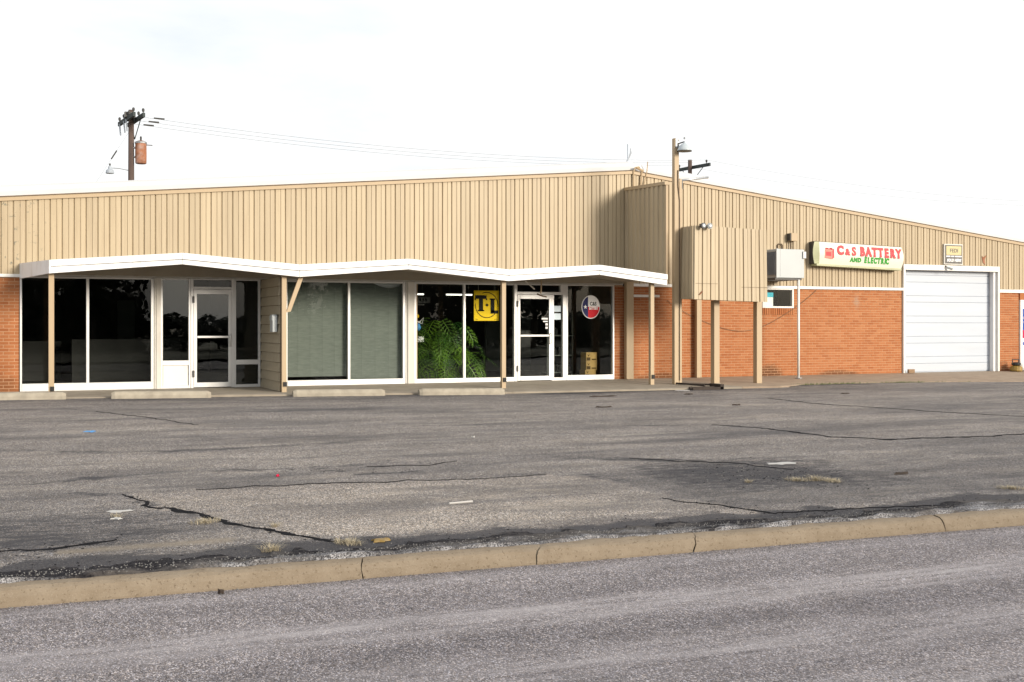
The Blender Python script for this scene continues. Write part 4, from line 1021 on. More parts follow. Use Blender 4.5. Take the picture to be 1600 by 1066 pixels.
# small framed sign over the garage door
s2 = thing('framed_sign', 'small faded yellow and grey sign in a frame above the white garage door', 'sign', (24.3, -.07, 3.32))
MB().box(23.96, 24.64, -.085, -.04, 3.03, 3.61).build('frame', 'old_white', s2, bev=.004)
MB().box(23.99, 24.61, -.094, -.086, 3.06, 3.58).build('grey_panel', 'sign_grey', s2)
MB().box(24.02, 24.57, -.100, -.095, 3.30, 3.55).build('yellow_panel', 'old_yellow', s2)
text('lettering', 'FEDI', 'sign_grey', s2, (24.30, -.102, 3.42), .15, 1.05, .002, .002)
mb = MB()
for a, b in ((24.02, 24.17), (24.20, 24.31), (24.34, 24.58)): mb.box(a, b, -.098, -.095, 3.245, 3.28)
mb.build('white_line', 'flag_white', s2)
text('lettering', 'SOLD HERE', 'flag_white', s2, (24.30, -.097, 3.15), .105, .95, .006, .002, slant=.2)

sc_ = thing('security_camera', 'little white security camera under the framed sign on the garage header', 'camera', (24.07, -.08, 2.94))
MB().tube([(24.02, -.062, 2.99), (24.02, -.10, 2.97), (24.06, -.13, 2.93)], .014, 6).build('bracket', 'dark_metal', sc_)
MB().tube([(24.04, -.10, 2.95), (24.13, -.20, 2.90)], .035, 10).build('body', 'white_metal', sc_)
MB().tube([(24.13, -.20, 2.90), (24.14, -.21, 2.895)], .026, 10).build('lens', 'black', sc_)

# barn lamp on the mast
lm = thing('mast_lamp', 'white domed barn lamp at the top of the tan mast', 'lamp', (14.10, -2.2, 5.4))
MB().lathe([(.165, 0), (.168, .01), (.15, .05), (.12, .105), (.075, .15), (.035, .17), (.03, .20)], (14.13, -2.26, 5.33), 20).build('shade', 'dome_white', lm, smooth=True)
MB().lathe([(.172, 0), (.176, .012), (.15, .014)], (14.13, -2.26, 5.318), 20).build('rim', 'dark_metal', lm)
MB().tube([(14.02, -2.09, 5.50), (14.13, -2.26, 5.54), (14.13, -2.26, 5.50)], .016, 6).build('arm', 'dark_metal', lm)
MB().lathe([(.02, 0), (.022, .03), (.012, .05)], (14.13, -2.26, 5.60), 8).build('photocell', 'grey_metal', lm)

# mailbox on the lap siding
mbx = thing('mail_box', 'white wall mailbox fixed to the tan lap siding beside the left entrance', 'mailbox', (4.82, -1.70, 1.2))
MB().yz([(-1.84, 1.19), (-1.58, 1.19), (-1.58, 1.50), (-1.63, 1.54), (-1.79, 1.54), (-1.84, 1.50)], 4.76, 4.852).build('case', 'white_metal', mbx, bev=.003)
MB().box(4.747, 4.761, -1.83, -1.59, 1.42, 1.52).build('lid', 'white_metal', mbx, bev=.004)

# hanging rod and a pale diagonal strip by the right door
hr = thing('hanging_rod', 'bent rusty rod hanging from the canopy over the right glass door', 'rod', (11.26, -.7, 2.4))
MB().tube([(11.27, -.62, 2.46), (11.265, -.62, 2.16), (11.25, -.62, 2.06)], .016, 6).build('rod', 'tan_paint', hr)
MB().tube([(11.16, -.62, 2.05), (11.25, -.62, 2.02), (11.32, -.62, 2.0), (11.40, -.62, 1.985)], .02, 6).build('hook', 'rust_shade_brown', hr)
single(MB().tube([(10.98, -.35, 2.36), (11.22, -.35, 2.17)], .016, 6), 'pale_strip', 'old_white', (11.1, -.35, 2.27), 'thin pale strip running diagonally under the canopy by the right door', 'strip')

# cable sagging on the brick
pts = []
for i in range(25):
    u = i / 24; x = 15.0 + (19.60 - 15.0) * u
    z = 1.95 + (2.26 - 1.95) * u - .88 * 4 * u * (1 - u) * 1.0 * (1 - .06 * math.sin(u * 9))
    pts.append((x, -.03, z))
single(MB().tube(pts, .0055, 5), 'sagging_cable', 'rust_shade_brown', (17.3, -.03, 1.2), 'thin dark cable sagging across the brick wall under the small window', 'cable')

# poster signs in the display windows
tl = thing('yellow_sign', 'square yellow sign with black letters in a ring, hung behind the display window', 'sign', (10.2, .16, 1.4))
MB().box(9.885, 10.52, .15, .165, 1.43, 2.14).build('panel', 'sign_yellow', tl)
mb = MB(); n = 48; cx, cz_ = 10.205, 1.80; ro, ri = .285, .268
for i in range(n + 1):
    w = 2 * math.pi * i / n
    for r in (ro, ri): mb.v.append((cx + r * math.cos(w) * 1.03, .146, cz_ + r * math.sin(w) * 1.08))
for i in range(n):
    deg = 360 * i / n
    if 112 < deg < 170 or 318 < deg < 360 - 8: continue
    mb.f.append((2 * i, 2 * i + 2, 2 * i + 3, 2 * i + 1))
mb.build('ring', 'ink_black', tl)
mb = MB(); mb.box(9.915, 10.20, .140, .146, 1.945, 2.03); mb.box(10.01, 10.11, .140, .146, 1.66, 1.945); mb.box(9.90, 9.93, .140, .146, 1.915, 1.955); mb.box(10.185, 10.215, .140, .146, 1.915, 1.955); mb.box(9.98, 10.14, .140, .146, 1.655, 1.685)
mb.build('letter_t', 'ink_black', tl)
mb = MB(); mb.box(10.305, 10.40, .140, .146, 1.63, 1.95); mb.box(10.305, 10.50, .140, .146, 1.60, 1.675); mb.box(10.28, 10.425, .140, .146, 1.925, 1.955)
mb.build('letter_l', 'ink_black', tl)
mb = MB(); mb.xz([(10.17, 1.80), (10.21, 1.76), (10.255, 1.80), (10.21, 1.84)], .140, .146); mb.build('dot', 'ink_black', tl)
mb = MB(); mb.tube([(10.0, .157, 2.14), (10.0, .157, 2.74)], .003, 4); mb.tube([(10.42, .157, 2.14), (10.42, .157, 2.74)], .003, 4); mb.build('string', 'old_white', tl)
mb = MB(); mb.box(9.91, 9.99, .144, .149, 1.46, 1.468); mb.box(10.40, 10.50, .144, .149, 1.46, 1.468); mb.build('small_print', 'ink_black', tl)

rs = thing('round_sign', 'oval blue, white and red flag sign with a star on the right display window', 'sign', (12.87, -.02, 1.77))
def oval(rx, rz, y, cut=None, n=56):
    pts = []
    for i in range(n):
        w = 2 * math.pi * i / n; x, z = rx * math.cos(w), rz * math.sin(w)
        pts.append((x, z))
    if cut: pts = cut(pts)
    return pts
CX, CZ = 12.87, 1.768
def clip(poly, ax, val, keep_gt):
    out = []
    for (a, b) in zip(poly, poly[1:] + poly[:1]):
        ina = (a[ax] > val) == keep_gt; inb = (b[ax] > val) == keep_gt
        if ina: out.append(a)
        if ina != inb:
            u = (val - a[ax]) / (b[ax] - a[ax]); out.append((a[0] + (b[0] - a[0]) * u, a[1] + (b[1] - a[1]) * u))
    return out
def oplate(name, mat, poly, y0, y1): return MB().xz([(CX + x, CZ + z) for x, z in poly], y0, y1).build(name, mat, rs)
o_out = oval(.250, .285, 0); o_in = oval(.232, .267, 0)
oplate('rim', 'flag_white', o_out, -.016, -.007)
left = clip(o_in, 0, -.075, False); right = clip(o_in, 0, -.075, True)
oplate('blue_field', 'flag_blue', left, -.020, -.0165)
oplate('white_field', 'flag_white', clip(right, 1, .005, True), -.020, -.0165)
oplate('red_field', 'flag_red', clip(right, 1, .005, False), -.020, -.0165)
st = []
for i in range(10):
    w = math.pi / 2 + 2 * math.pi * i / 10; r = .056 if i % 2 == 0 else .023
    st.append((-.15 + r * math.cos(w), .0 + r * math.sin(w)))
oplate('star', 'flag_white', st, -.023, -.0205)
text('lettering', 'C&S', 'ink_black', rs, (CX + .062, -.0215, CZ + .075), .125, .80, .003, .001)
text('lettering', 'BATTERY', 'flag_white', rs, (CX + .072, -.0215, CZ - .035), .082, .72, .004, .001)

# notices by the right door
for k, (z0, z1) in enumerate(((1.65, 1.79), (1.46, 1.61))):
    single(MB().box(11.875, 12.06, -.014, -.006, z0, z1), 'paper_notice', 'paper', (11.96, -.01, z0), ('upper' if k == 0 else 'lower') + ' of two pale blue paper notices on the narrow pane beside the right door', 'notice', 'paper notices beside the door')
dk = thing('door_decal', 'white stacked decals on the right glass door near its handle', 'decal', (11.63, -.045, 1.4))
mb = MB(); mb.box(11.54, 11.70, -.049, -.045, 1.46, 1.50); mb.box(11.58, 11.70, -.049, -.045, 1.40, 1.43); mb.build('decal_word', 'flag_white', dk)
mb = MB(); mb.box(11.64, 11.70, -.049, -.045, 1.32, 1.37); mb.box(11.64, 11.70, -.049, -.045, 1.24, 1.29); mb.build('decal_card', 'flag_white', dk)

# cartons inside the right display window
for k, (z0, zt_, dx) in enumerate(((.12 - .12, .215, -.03), (.217, .432, 0), (.434, .652, 0))):
    lab = ('bottom printed carton mostly below the sill, lowest of the window stack', 'middle printed carton of the three stacked in the right window', 'top printed carton of the three stacked in the right window')[k]
    z0 += .02 if k == 0 else 0
    bxo = thing('carton', lab, 'carton', (13.13 + dx, .55, z0), 'cartons stacked in the window')
    x0 = 12.965 + dx
    MB().box(x0, x0 + .30, .42, .72, z0, zt_).build('case', 'cardboard', bxo, bev=.004)
    MB().box(x0 + .015, x0 + .115, .414, .419, z0 + .02, z0 + .095).build('dark_band', 'cardboard_dark', bxo)
    MB().xz([(x0 + .03, z0 + .175), (x0 + .065, z0 + .15), (x0 + .10, z0 + .175), (x0 + .065, z0 + .115)], .414, .419).build('arrow_mark', 'cardboard_dark', bxo)
    MB().box(x0 + .15, x0 + .28, .414, .419, z0 + .03, z0 + .06).build('print_line', 'cardboard_dark', bxo)
# shelving with batteries
shf = thing('display_shelf', 'dim display shelving behind the right window', 'shelf', (12.5, 1.4, 0))
for z in (.12, .55, 1.05): MB().box(12.28, 13.0, 1.2, 1.6, z, z + .025).build('shelf_board', 'inside_pale', shf)
for x in (12.28, 12.98): MB().box(x, x + .02, 1.22, 1.26, .02, 1.7).build('upright', 'inside_pale', shf)
k = 0
spots = [(12.33, .145), (12.55, .145), (12.78, .145), (12.36, .575), (12.60, .575), (12.40, 1.075), (12.70, 1.075)]
names = ['lowest shelf, left', 'lowest shelf, middle', 'lowest shelf, right', 'middle shelf, left', 'middle shelf, right', 'top shelf, left', 'top shelf, right']
for (x, z), nm in zip(spots, names):
    bt = thing('car_battery', 'black car battery on the dim window shelving, ' + nm, 'battery', (x, 1.3, z), 'batteries on the window shelving')
    MB().box(x, x + .17, 1.22, 1.45, z, z + .17).build('case', 'black', bt, bev=.006)
    MB().lathe([(.014, 0), (.012, .025)], (x + .04, 1.27, z + .17), 8).build('terminal', 'grey_metal', bt)
    MB().lathe([(.014, 0), (.012, .025)], (x + .13, 1.27, z + .17), 8).build('terminal', 'grey_metal', bt)

# ceiling tube lights inside the shop
for k, (x, y, L_) in enumerate(((10.45, 6.0, .45), (11.72, 6.0, .85), (12.55, 6.0, .75))):
    lb = ('short lit tube light at the left of the plant window', 'long lit tube light above the big plant', 'lit tube light just left of the yellow sign')[k]
    tlx = thing('tube_light', lb, 'ceiling light', (x, y, 2.12), 'lit tube lights inside the shop')
    zt_ = 2.20
    MB().box(x - L_ / 2, x + L_ / 2, y - .06, y + .06, zt_ + .03, zt_ + .06).build('housing', 'sign_grey', tlx)
    MB().tube([(x - L_ / 2 + .03, y, zt_), (x + L_ / 2 - .03, y, zt_)], .019, 8).build('tube', 'tube', tlx)
    mb = MB(); mb.tube([(x - L_ / 3, y, zt_ + .08), (x - L_ / 3, y, 2.75)], .006, 4); mb.tube([(x + L_ / 3, y, zt_ + .08), (x + L_ / 3, y, 2.75)], .006, 4); mb.build('hanger', 'grey_metal', tlx)
# small bits at the left of the display window
wb = thing('hanging_board', 'grey lettered board hanging at the left of the plant window', 'sign', (8.85, 1.0, 1.9))
MB().box(8.55, 9.10, 1.0, 1.02, 1.86, 1.99).build('board', 'sign_grey', wb); MB().box(8.58, 8.95, 1.0, 1.01, 1.80, 1.83).build('lower_strip', 'sign_grey', wb)
mb = MB()
for i in range(6): mb.box(8.60 + i * .075, 8.645 + i * .075, .992, .999, 1.89, 1.96)
mb.build('letter_shapes', 'black', wb)
blu = thing('toy_figure', 'small bright blue ornament among wires behind the plant window', 'ornament', (8.62, .5, 1.25))
MB().lathe([(.02, -.09), (.06, -.05), (.07, 0), (.06, .05), (.02, .09)], (8.62, .5, 1.28), 12).build('body', 'blue_scrap', blu, smooth=True)
MB().tube([(8.56, .5, 1.42), (8.66, .5, 1.40), (8.76, .5, 1.50), (8.72, .5, 1.36), (8.62, .5, 1.40)], .014, 6).build('wire', 'flag_white', blu)
MB().lathe([(.03, 0), (.04, .04), (.02, .08)], (8.61, .5, 1.50), 8).build('top_knob', 'sign_yellow', blu)
single(MB().box(8.50, 8.85, .75, .90, .93, 1.06), 'white_box', 'flag_white', (8.68, .8, .93), 'small white box behind the plant at the left of the display window', 'box')

# big split-leaf plant
pl = thing('split_leaf_plant', 'large green split-leaf plant in a pot filling the display window', 'potted plant', (9.35, .85, .02))
MB().lathe([(.17, 0), (.23, .30), (.25, .32), (.22, .33)], (9.35, .85, .02), 18).build('pot', 'inside_wall', pl)
def leaf_mesh():
    mb = MB(); n = 6; Lf = .42
    def lobe(p0, d, l, w, droop, teeth):
        d = d.normalized(); side = Vector((-d.y, d.x, 0)); base = len(mb.v); segs = 5
        for i in range(segs + 1):
            u = i / segs; ww = w * (0.6 + 1.3 * u) * max(0.02, (1 - u)) ** 0.7
            c = p0 + d * l * u + Vector((0, 0, -droop * u * u))
            mb.v.extend([tuple(c - side * ww + Vector((0, 0, .35 * ww))), tuple(c), tuple(c + side * ww + Vector((0, 0, .35 * ww)))])
        for i in range(segs):
            for k in (0, 1): mb.f.append((base + 3 * i + k, base + 3 * i + k + 1, base + 3 * i + 4 + k, base + 3 * i + 3 + k))
        if teeth:
            for u in (.38, .62):
                for sg_ in (-1, 1):
                    c = p0 + d * l * u + Vector((0, 0, -droop * u * u)); e_ = (d * .8 + side * sg_).normalized()
                    q = len(mb.v); mb.v.extend([tuple(c - d * .012), tuple(c + d * .014), tuple(c + e_ * l * .30 + Vector((0, 0, -.012)))]); mb.f.append((q, q + 1, q + 2))
    for i in range(n):
        u = .05 + .88 * i / (n - 1); p0 = Vector((0, Lf * u, -.09 * u * u))
        l = .08 + .21 * math.sin(math.pi * (.30 + .55 * (1 - u)))
        for sgn in (-1, 1):
            ang = R(100 - 68 * u); lobe(p0, Vector((sgn * math.sin(ang), math.cos(ang), 0)), l, .0105, .07, True)
    lobe(Vector((0, 0, 0)), Vector((0, 1, 0)), Lf * 1.2, .016, .12, False)
    me = bpy.data.meshes.new('leaf'); me.from_pydata(mb.v, [], mb.f); me.materials.append(M['leaf']); return me
lme = leaf_mesh()
random.seed(11)
lv = [v.co.copy() for v in lme.vertices]
tips = []
for row_z, row_n, x0, x1 in ((1.42, 4, 8.8, 9.5), (1.24, 6, 8.6, 9.75), (1.06, 8, 8.5, 9.95), (.86, 8, 8.5, 10.1), (.66, 9, 8.5, 10.1), (.46, 9, 8.5, 10.0), (.26, 8, 8.5, 9.85)):
    for i in range(row_n):
        tips.append((x0 + (x1 - x0) * (i + random.uniform(-.25, .25)) / (row_n - 1), random.uniform(.28, .75), row_z + random.uniform(-.09, .09)))
for tx, ty, tz in tips:
    base = Vector((9.35 + random.uniform(-.1, .1), .85 + random.uniform(-.1, .1), .33)); tip = Vector((tx, ty, tz))
    out = Vector((tip.x - 9.35, tip.y - 1.05, 0)); hd_ = math.atan2(out.y, out.x) - math.pi / 2 + random.uniform(-.45, .45)
    rot = Matrix.Rotation(hd_, 4, 'Z') @ Matrix.Rotation(R(random.uniform(-30, 30)), 4, 'Y') @ Matrix.Rotation(R(random.uniform(-68, -22)), 4, 'X')
    sc1 = random.uniform(.65, 1.0)
    ext = [rot @ (q * sc1) for q in lv]
    my = min(q.y for q in ext) + tip.y
    if my < .07: tip.y += .07 - my
    mxx = max(q.x for q in ext) + tip.x; mnx = min(q.x for q in ext) + tip.x
    if mnx < 8.36: tip.x += 8.36 - mnx
    mid = (base + tip) / 2 + Vector((0, 0.05, .22))
    pts = [base * (1 - u) ** 2 + mid * 2 * u * (1 - u) + tip * u * u for u in (0, .17, .34, .5, .67, .84, 1)]
    MB().tube(pts, [.009 - .0008 * i for i in range(7)], 5).build('stem', 'leaf', pl)
    o = bpy.data.objects.new('leaf', lme); col.objects.link(o); o.parent = pl; o.location = tip - WLOC[pl.name]
    o.rotation_euler = rot.to_euler(); o.scale = (sc1, sc1, sc1)

# ------------------------------------------------------------------ wheel stops
stops = [(-1.0, .86, 'wheel stop at the far left under the brick pier, cut by the frame'), (1.64, 3.42, 'wheel stop in front of the leftmost entrance sidelight'), (4.96, 6.76, 'cracked wheel stop in front of the blind-covered windows'), (7.46, 9.25, 'wheel stop below the plant window, rightmost of the row')]
random.seed(5)
for a, b, lb in stops:
    mb = MB(); n = 28; ch = .035
    sec = [(-.20, -.06), (-.195, .06), (-.175, .115), (-.145, .135), (-.06, .135), (-.03, .11), (-.02, -.06)]
    for i in range(n + 1):
        x = a + (b - a) * i / n
        ins = .028 if i in (0, n) else 0
        for k, (y, z) in enumerate(sec):
            q = .006 * noise.noise(Vector((x * 8, k, a)))
            mb.v.append((x, walk_edge(x) - .01 + y + (ins if k < 3 else (-ins if k > 4 else 0)) + q, lot_edge_z(x) + z * .96 - (ins if 1 < k < 6 else 0) + q))
    K = len(sec)
    for i in range(n):
        for k in range(K): mb.f.append((i * K + k, (i + 1) * K + k, (i + 1) * K + (k + 1) % K, i * K + (k + 1) % K))
    mb.f.append(tuple(range(K))); mb.f.append(tuple(n * K + k for k in range(K))[::-1])
    single(mb, 'wheel_stop', 'stop_concrete', ((a + b) / 2, walk_edge((a + b) / 2) - .1, lot_edge_z((a + b) / 2)), 'low concrete ' + lb, 'wheel stop', 'wheel stops along the walk')

# ------------------------------------------------------------------ utility poles and wires
def pole(px, py, top, label, full):
    up = thing('utility_pole', label, 'utility pole', (px, py, -.5), 'utility poles behind the building')
    MB().tube([(px, py, -.6), (px, py, 5), (px, py, top)], [.15, .14, .115], 12).build('mast', 'wood_pole', up, smooth=True)
    ad = Vector((.127, -.992, 0)); pd = Vector((.992, .127, 0)); c = Vector((px, py, top - .42))
    def arm(off, L_):
        a = c + pd * off - ad * L_ / 2; b = c + pd * off + ad * L_ / 2; w = pd * .05
        return MB().hexa([a - w + Vector((0, 0, -.09)), b - w + Vector((0, 0, -.09)), b + w + Vector((0, 0, -.09)), a + w + Vector((0, 0, -.09)), a - w + Vector((0, 0, .09)), b - w + Vector((0, 0, .09)), b + w + Vector((0, 0, .09)), a + w + Vector((0, 0, .09))])
    offs = (-.20, .20) if full else (.20,)
    ins = []
    for of in offs:
        ar = arm(of, 3.0); aro = ar.build('crossarm', 'arm_wood', up)
        for f_ in (-1.35, -.5, .5, 1.35) if full else (-1.2, 1.2):
            q = c + pd * of + ad * f_
            MB().lathe([(.02, .07), (.02, .14), (.055, .16), (.05, .20), (.065, .22), (.045, .28), (.02, .30)], tuple(q), 8).build('insulator', 'dark_metal', aro)
    for sg_ in (-1, 1):
        a = c + pd * .2 + ad * sg_ * .95 + Vector((0, 0, -.05)); b = Vector((px, py, top - 1.25)) + pd * .15
        MB().tube([a, b], .022, 5).build('brace', 'arm_wood', up)
    return up, c, ad, pd
P1 = (4.62, 27.35, 10.63); P2 = (35.25, 31.27, 10.72)
u1, c1, ad, pd = pole(*P1, 'brown wooden utility pole with double crossarm and rusty transformer, at left', True)
u2, c2, _, _ = pole(*P2, 'distant utility pole whose crossarm shows right of the tan mast', False)
# hardware on the first pole
right = Vector((.919, -.395, 0))
tf = Vector((P1[0], P1[1], 8.3)) + right * .42
can_ = MB().lathe([(.20, 0), (.235, .03), (.24, .45), (.235, .86), (.25, .90), (.23, .95), (.12, 1.0)], tuple(tf), 18).build('transformer', 'rusty', u1, smooth=False)
MB().lathe([(.255, .87), (.26, .93), (.2, .97)], tuple(tf), 18).build('transformer_lid', 'grey_metal', can_)
MB().lathe([(.03, .95), (.05, 1.02), (.035, 1.08), (.05, 1.12), (.02, 1.2)], tuple(tf), 8).build('bushing', 'dark_metal', can_)
mb = MB(); mb.tube([tf + Vector((0, 0, .3)), Vector((P1[0], P1[1], 8.6))], .05, 6); mb.tube([tf + Vector((0, 0, .7)), Vector((P1[0], P1[1], 9.0))], .05, 6); mb.build('mount', 'galv', can_)
MB().tube([tf + right * .2 + Vector((0, 0, .82)), tf + right * .5 + Vector((0, 0, .80))], .025, 6).build('side_terminal', 'grey_metal', can_)
lt = Vector((P1[0], P1[1], 8.02))
q0 = lt - right * .12; q1 = lt - right * .55 + Vector((0, 0, .09)); q2 = lt - right * .82 + Vector((0, 0, .10))
la = MB().tube([q0, q1, q2], .022, 6).build('lamp_arm', 'galv', u1)
MB().lathe([(.17, -.24), (.18, -.20), (.16, -.10), (.08, -.03), (.07, .06), (.03, .10)], tuple(q2 - right * .1), 14).build('street_lamp', 'lamp_white', la)
MB().lathe([(.03, .10), (.04, .17), (.03, .2)], tuple(q2 - right * .1), 8).build('photocell', 'dark_metal', la)
for f_ in (-1.05, -.2, .25):
    q = c1 + ad * f_ - pd * .27 - Vector((0, 0, .05))
    MB().tube([q, q + Vector((.05, 0, -.5))], .035, 7).build('cutout_fuse', 'lamp_white', u1)
for f_ in (-1.0, -.05, .9):
    q = c1 + ad * f_ + pd * .3
    MB().tube([q + pd * .45, q + pd * .90], .035, 6).build('dead_end_insulator', 'dark_metal', u1)
MB().box(P1[0] - .30, P1[0] + .15, P1[1] - .4, P1[1] - .1, P1[2] - .38, P1[2] - .15).build('switch_box', 'dark_metal', u1)
wires = [(-1.0, -1.2, 'lowest thin wire strung from the left pole to the far pole'), (-.05, 0, 'middle thin wire strung from the left pole to the far pole'), (.9, 1.2, 'topmost thin wire strung from the left pole to the far pole')]
for f0, f1, lb in wires:
    a = c1 + ad * f0 + pd * .28; b = c2 + ad * f1 + pd * .2 + Vector((0, 0, .28)); pts = []
    for i in range(17):
        u = i / 16; pts.append(a * (1 - u) + b * u - Vector((0, 0, .55 * 4 * u * (1 - u))))
    single(MB().tube(pts, .009, 4), 'power_line', 'galv', tuple(a), lb, 'wire', 'power lines')
for f1, lb in ((-1.2, 'lower thin wire leaving the far pole towards the right edge'), (1.2, 'upper thin wire leaving the far pole towards the right edge')):
    a = c2 + ad * f1 + pd * .2 + Vector((0, 0, .28)); b = a + pd * 45 + Vector((0, 0, .1)); pts = [a * (1 - i / 12) + b * (i / 12) - Vector((0, 0, .9 * 4 * i / 12 * (1 - i / 12))) for i in range(13)]
    single(MB().tube(pts, .007, 4), 'power_line', 'galv', tuple(a), lb, 'wire', 'power lines')
gw_a = Vector((P1[0], P1[1], P1[2] - .8)); gw_b = gw_a + (-right * 3.0 + Vector((0, .0, -4.6)))* 1.9
gwt = thing('guy_wire', 'thin guy wire slanting down to the left from the wooden pole', 'wire', tuple(gw_a))
MB().tube([gw_a, gw_b], .006, 4).build('wire', 'galv', gwt)
for u in (.13, .30):
    q = gw_a * (1 - u) + gw_b * u; d = (gw_b - gw_a).normalized() * .22
    MB().tube([q - d, q + d], .03, 6).build('strain_insulator', 'dark_metal', gwt)

# roof antenna
an = thing('roof_antenna', 'thin pale antenna mast standing behind the roof ridge', 'antenna', (15.5, 3.0, 5.2))
MB().tube([(15.45, 3.0, 4.9), (15.47, 3.0, 5.80)], .012, 5).build('mast', 'lamp_white', an)
MB().tube([(15.56, 3.0, 5.86), (15.56, 3.0, 6.33)], .018, 6).build('whip', 'lamp_white', an)
MB().tube([(15.47, 3.0, 5.78), (15.60, 3.0, 5.95), (15.66, 3.0, 6.10), (15.65, 3.0, 6.22)], [.012, .018, .026, .016], 6).build('curved_element', 'galv', an)

# ------------------------------------------------------------------ small things on the ground
gt = thing('iron_frame', 'black iron frame lying against the walk edge beside the mast foot', 'frame', (13.9, -3.1, -.08))
mb = MB(); mb.tube([(13.98, -2.15, -.01), (13.95, -2.7, .0), (14.02, -3.28, -.01)], .022, 6); mb.tube([(14.05, -2.15, -.02), (14.32, -3.02, -.01)], .022, 6); mb.build('rail', 'rust_iron', gt)
mb = MB(); mb.box(13.62, 14.40, -3.44, -3.40, -.12, -.04); mb.box(14.33, 14.42, -3.44, -3.0, -.09, .02); mb.box(13.62, 14.38, -3.30, -3.26, -.10, -.03); mb.build('plate', 'rust_iron', gt)
single(MB().lathe([(.15, 0), (.17, .015), (.12, .012)], (13.34, -3.45, -.105), 16), 'white_plate', 'white_scrap', (13.34, -3.4, -.112), 'flat white disc lying on the asphalt beside the iron frame', 'plate')
single(MB().hexa([(22.62, -.16, 0), (22.80, -.20, 0), (22.82, -.12, 0), (22.64, -.08, 0), (22.62, -.16, .11), (22.80, -.20, .11), (22.82, -.12, .11), (22.64, -.08, .11)]), 'wood_block', 'wood_brown', (22.7, -.14, 0), 'tan wooden block at the left foot of the garage door', 'block', bev=.006)
yb = thing('yellow_pump', 'grimy yellow pump standing against the brick beside the white door', 'pump', (26.45, -.25, 0))
MB().lathe([(.15, 0), (.17, .03), (.16, .13), (.11, .16)], (26.43, -.3, .0), 14).build('tank', 'yellow_paint', yb)
MB().lathe([(.08, .16), (.13, .19), (.13, .24), (.05, .26)], (26.43, -.3, .0), 12).build('motor', 'rubber', yb)
MB().tube([(26.30, -.3, .22), (26.28, -.3, .34), (26.52, -.3, .34), (26.54, -.3, .2)], .016, 6).build('handle', 'dark_metal', yb)
hc = thing('hand_cart', 'dark small-wheeled cart with clutter in front of the white door', 'cart', (26.95, -.5, 0))
for x in (26.75, 27.15): MB().lathe([(.06, -.03), (.12, -.028), (.12, .028), (.06, .03)], (x, -.5, .12), 14, 'x').build('wheel', 'rubber', hc)
MB().box(26.78, 27.4, -.62, -.38, .12, .17).build('deck', 'dark_metal', hc, bev=.006)
MB().lathe([(.07, .17), (.08, .26), (.04, .30)], (26.95, -.5, 0), 10).build('can', 'straw', hc)
MB().lathe([(.06, .17), (.07, .30), (.03, .33)], (27.15, -.48, 0), 10).build('jar', 'weed', hc)
# scraps
def scrap(name, mat, x, y, sx, sy_, label, cat, seed, h=.004):
    random.seed(seed); n = 13; zz = lotz(x, y) + .003; poly = []
    for i in range(n):
        w = 2 * math.pi * i / n; r = random.uniform(.3, 1.0); poly.append((x + sx * r * math.cos(w), y + sy_ * r * math.sin(w)))
    a = [(px, py, zz) for px, py in poly]; b = [(x + (px - x) * .9, y + (py - y) * .9, zz + h * random.uniform(.4, 1.2)) for px, py in poly]
    return single(MB().prism(a, a, b), name, mat, (x, y, zz), label, cat)
scrap('plastic_scrap', 'blue_scrap', .94, -8.28, .11, .20, 'light blue plastic scrap on the asphalt at the left', 'litter', 1)
scrap('paper_scrap', 'white_scrap', .80, -14.83, .13, .10, 'long white paper scrap by the left tar crack', 'litter', 2)
scrap('crumpled_paper', 'white_scrap', .76, -15.17, .06, .08, 'small crumpled pale scrap just in front of the long white scrap', 'litter', 3, .008)
scrap('red_scrap', 'poster_red', 2.47, -13.3, .025, .035, 'tiny red scrap near the back edge of the pale asphalt patch', 'litter', 4, .02)
scrap('yellow_scrap', 'yellow_paint', 2.50, -16.82, .10, .06, 'crumpled yellow wrapper in the broken asphalt behind the kerb', 'litter', 5, .02)
scrap('white_sheet', 'white_scrap', 7.97, -14.26, .24, .16, 'flat pale sheet on dark asphalt at the right', 'litter', 6)
scrap('white_fleck', 'white_scrap', 5.65, -10.65, .03, .04, 'tiny white fleck alone mid lot', 'litter', 8, .02)
scrap('dark_pebble', 'rust_iron', 1.22, -17.52, .025, .02, 'dark pebble in the gutter at the foot of the kerb', 'pebble', 9, .03).location.z = -.398
single(MB().tube([(3.52, -15.50, lotz(3.5, -15.5) + .012), (3.75, -15.48, lotz(3.7, -15.5) + .014)], .010, 5), 'white_stick', 'white_scrap', (3.62, -15.5, -.26), 'short white stick on the pale asphalt patch', 'stick')
for k, (x, y, sx, sy_, lb) in enumerate(((10.87, -4.45, .35, .10, 'long dark clod strip nearest the right door'), (9.69, -6.76, .22, .10, 'rusty clod lying alone further out from the right door'), (12.82, -4.52, .12, .05, 'small dark clod in front of the mast foot'), (16.07, -5.47, .16, .06, 'dark clod in front of the air conditioner leg'), (12.17, -7.21, .12, .06, 'small dark clod out from the posts'), (8.68, -15.42, .13, .05, 'black clod at the right near the kerb'))):
    scrap('dirt_clod', 'rust_iron', x, y, sx, sy_, lb, 'clod', 20 + k, .02)['group'] = 'dark clods on the lot'
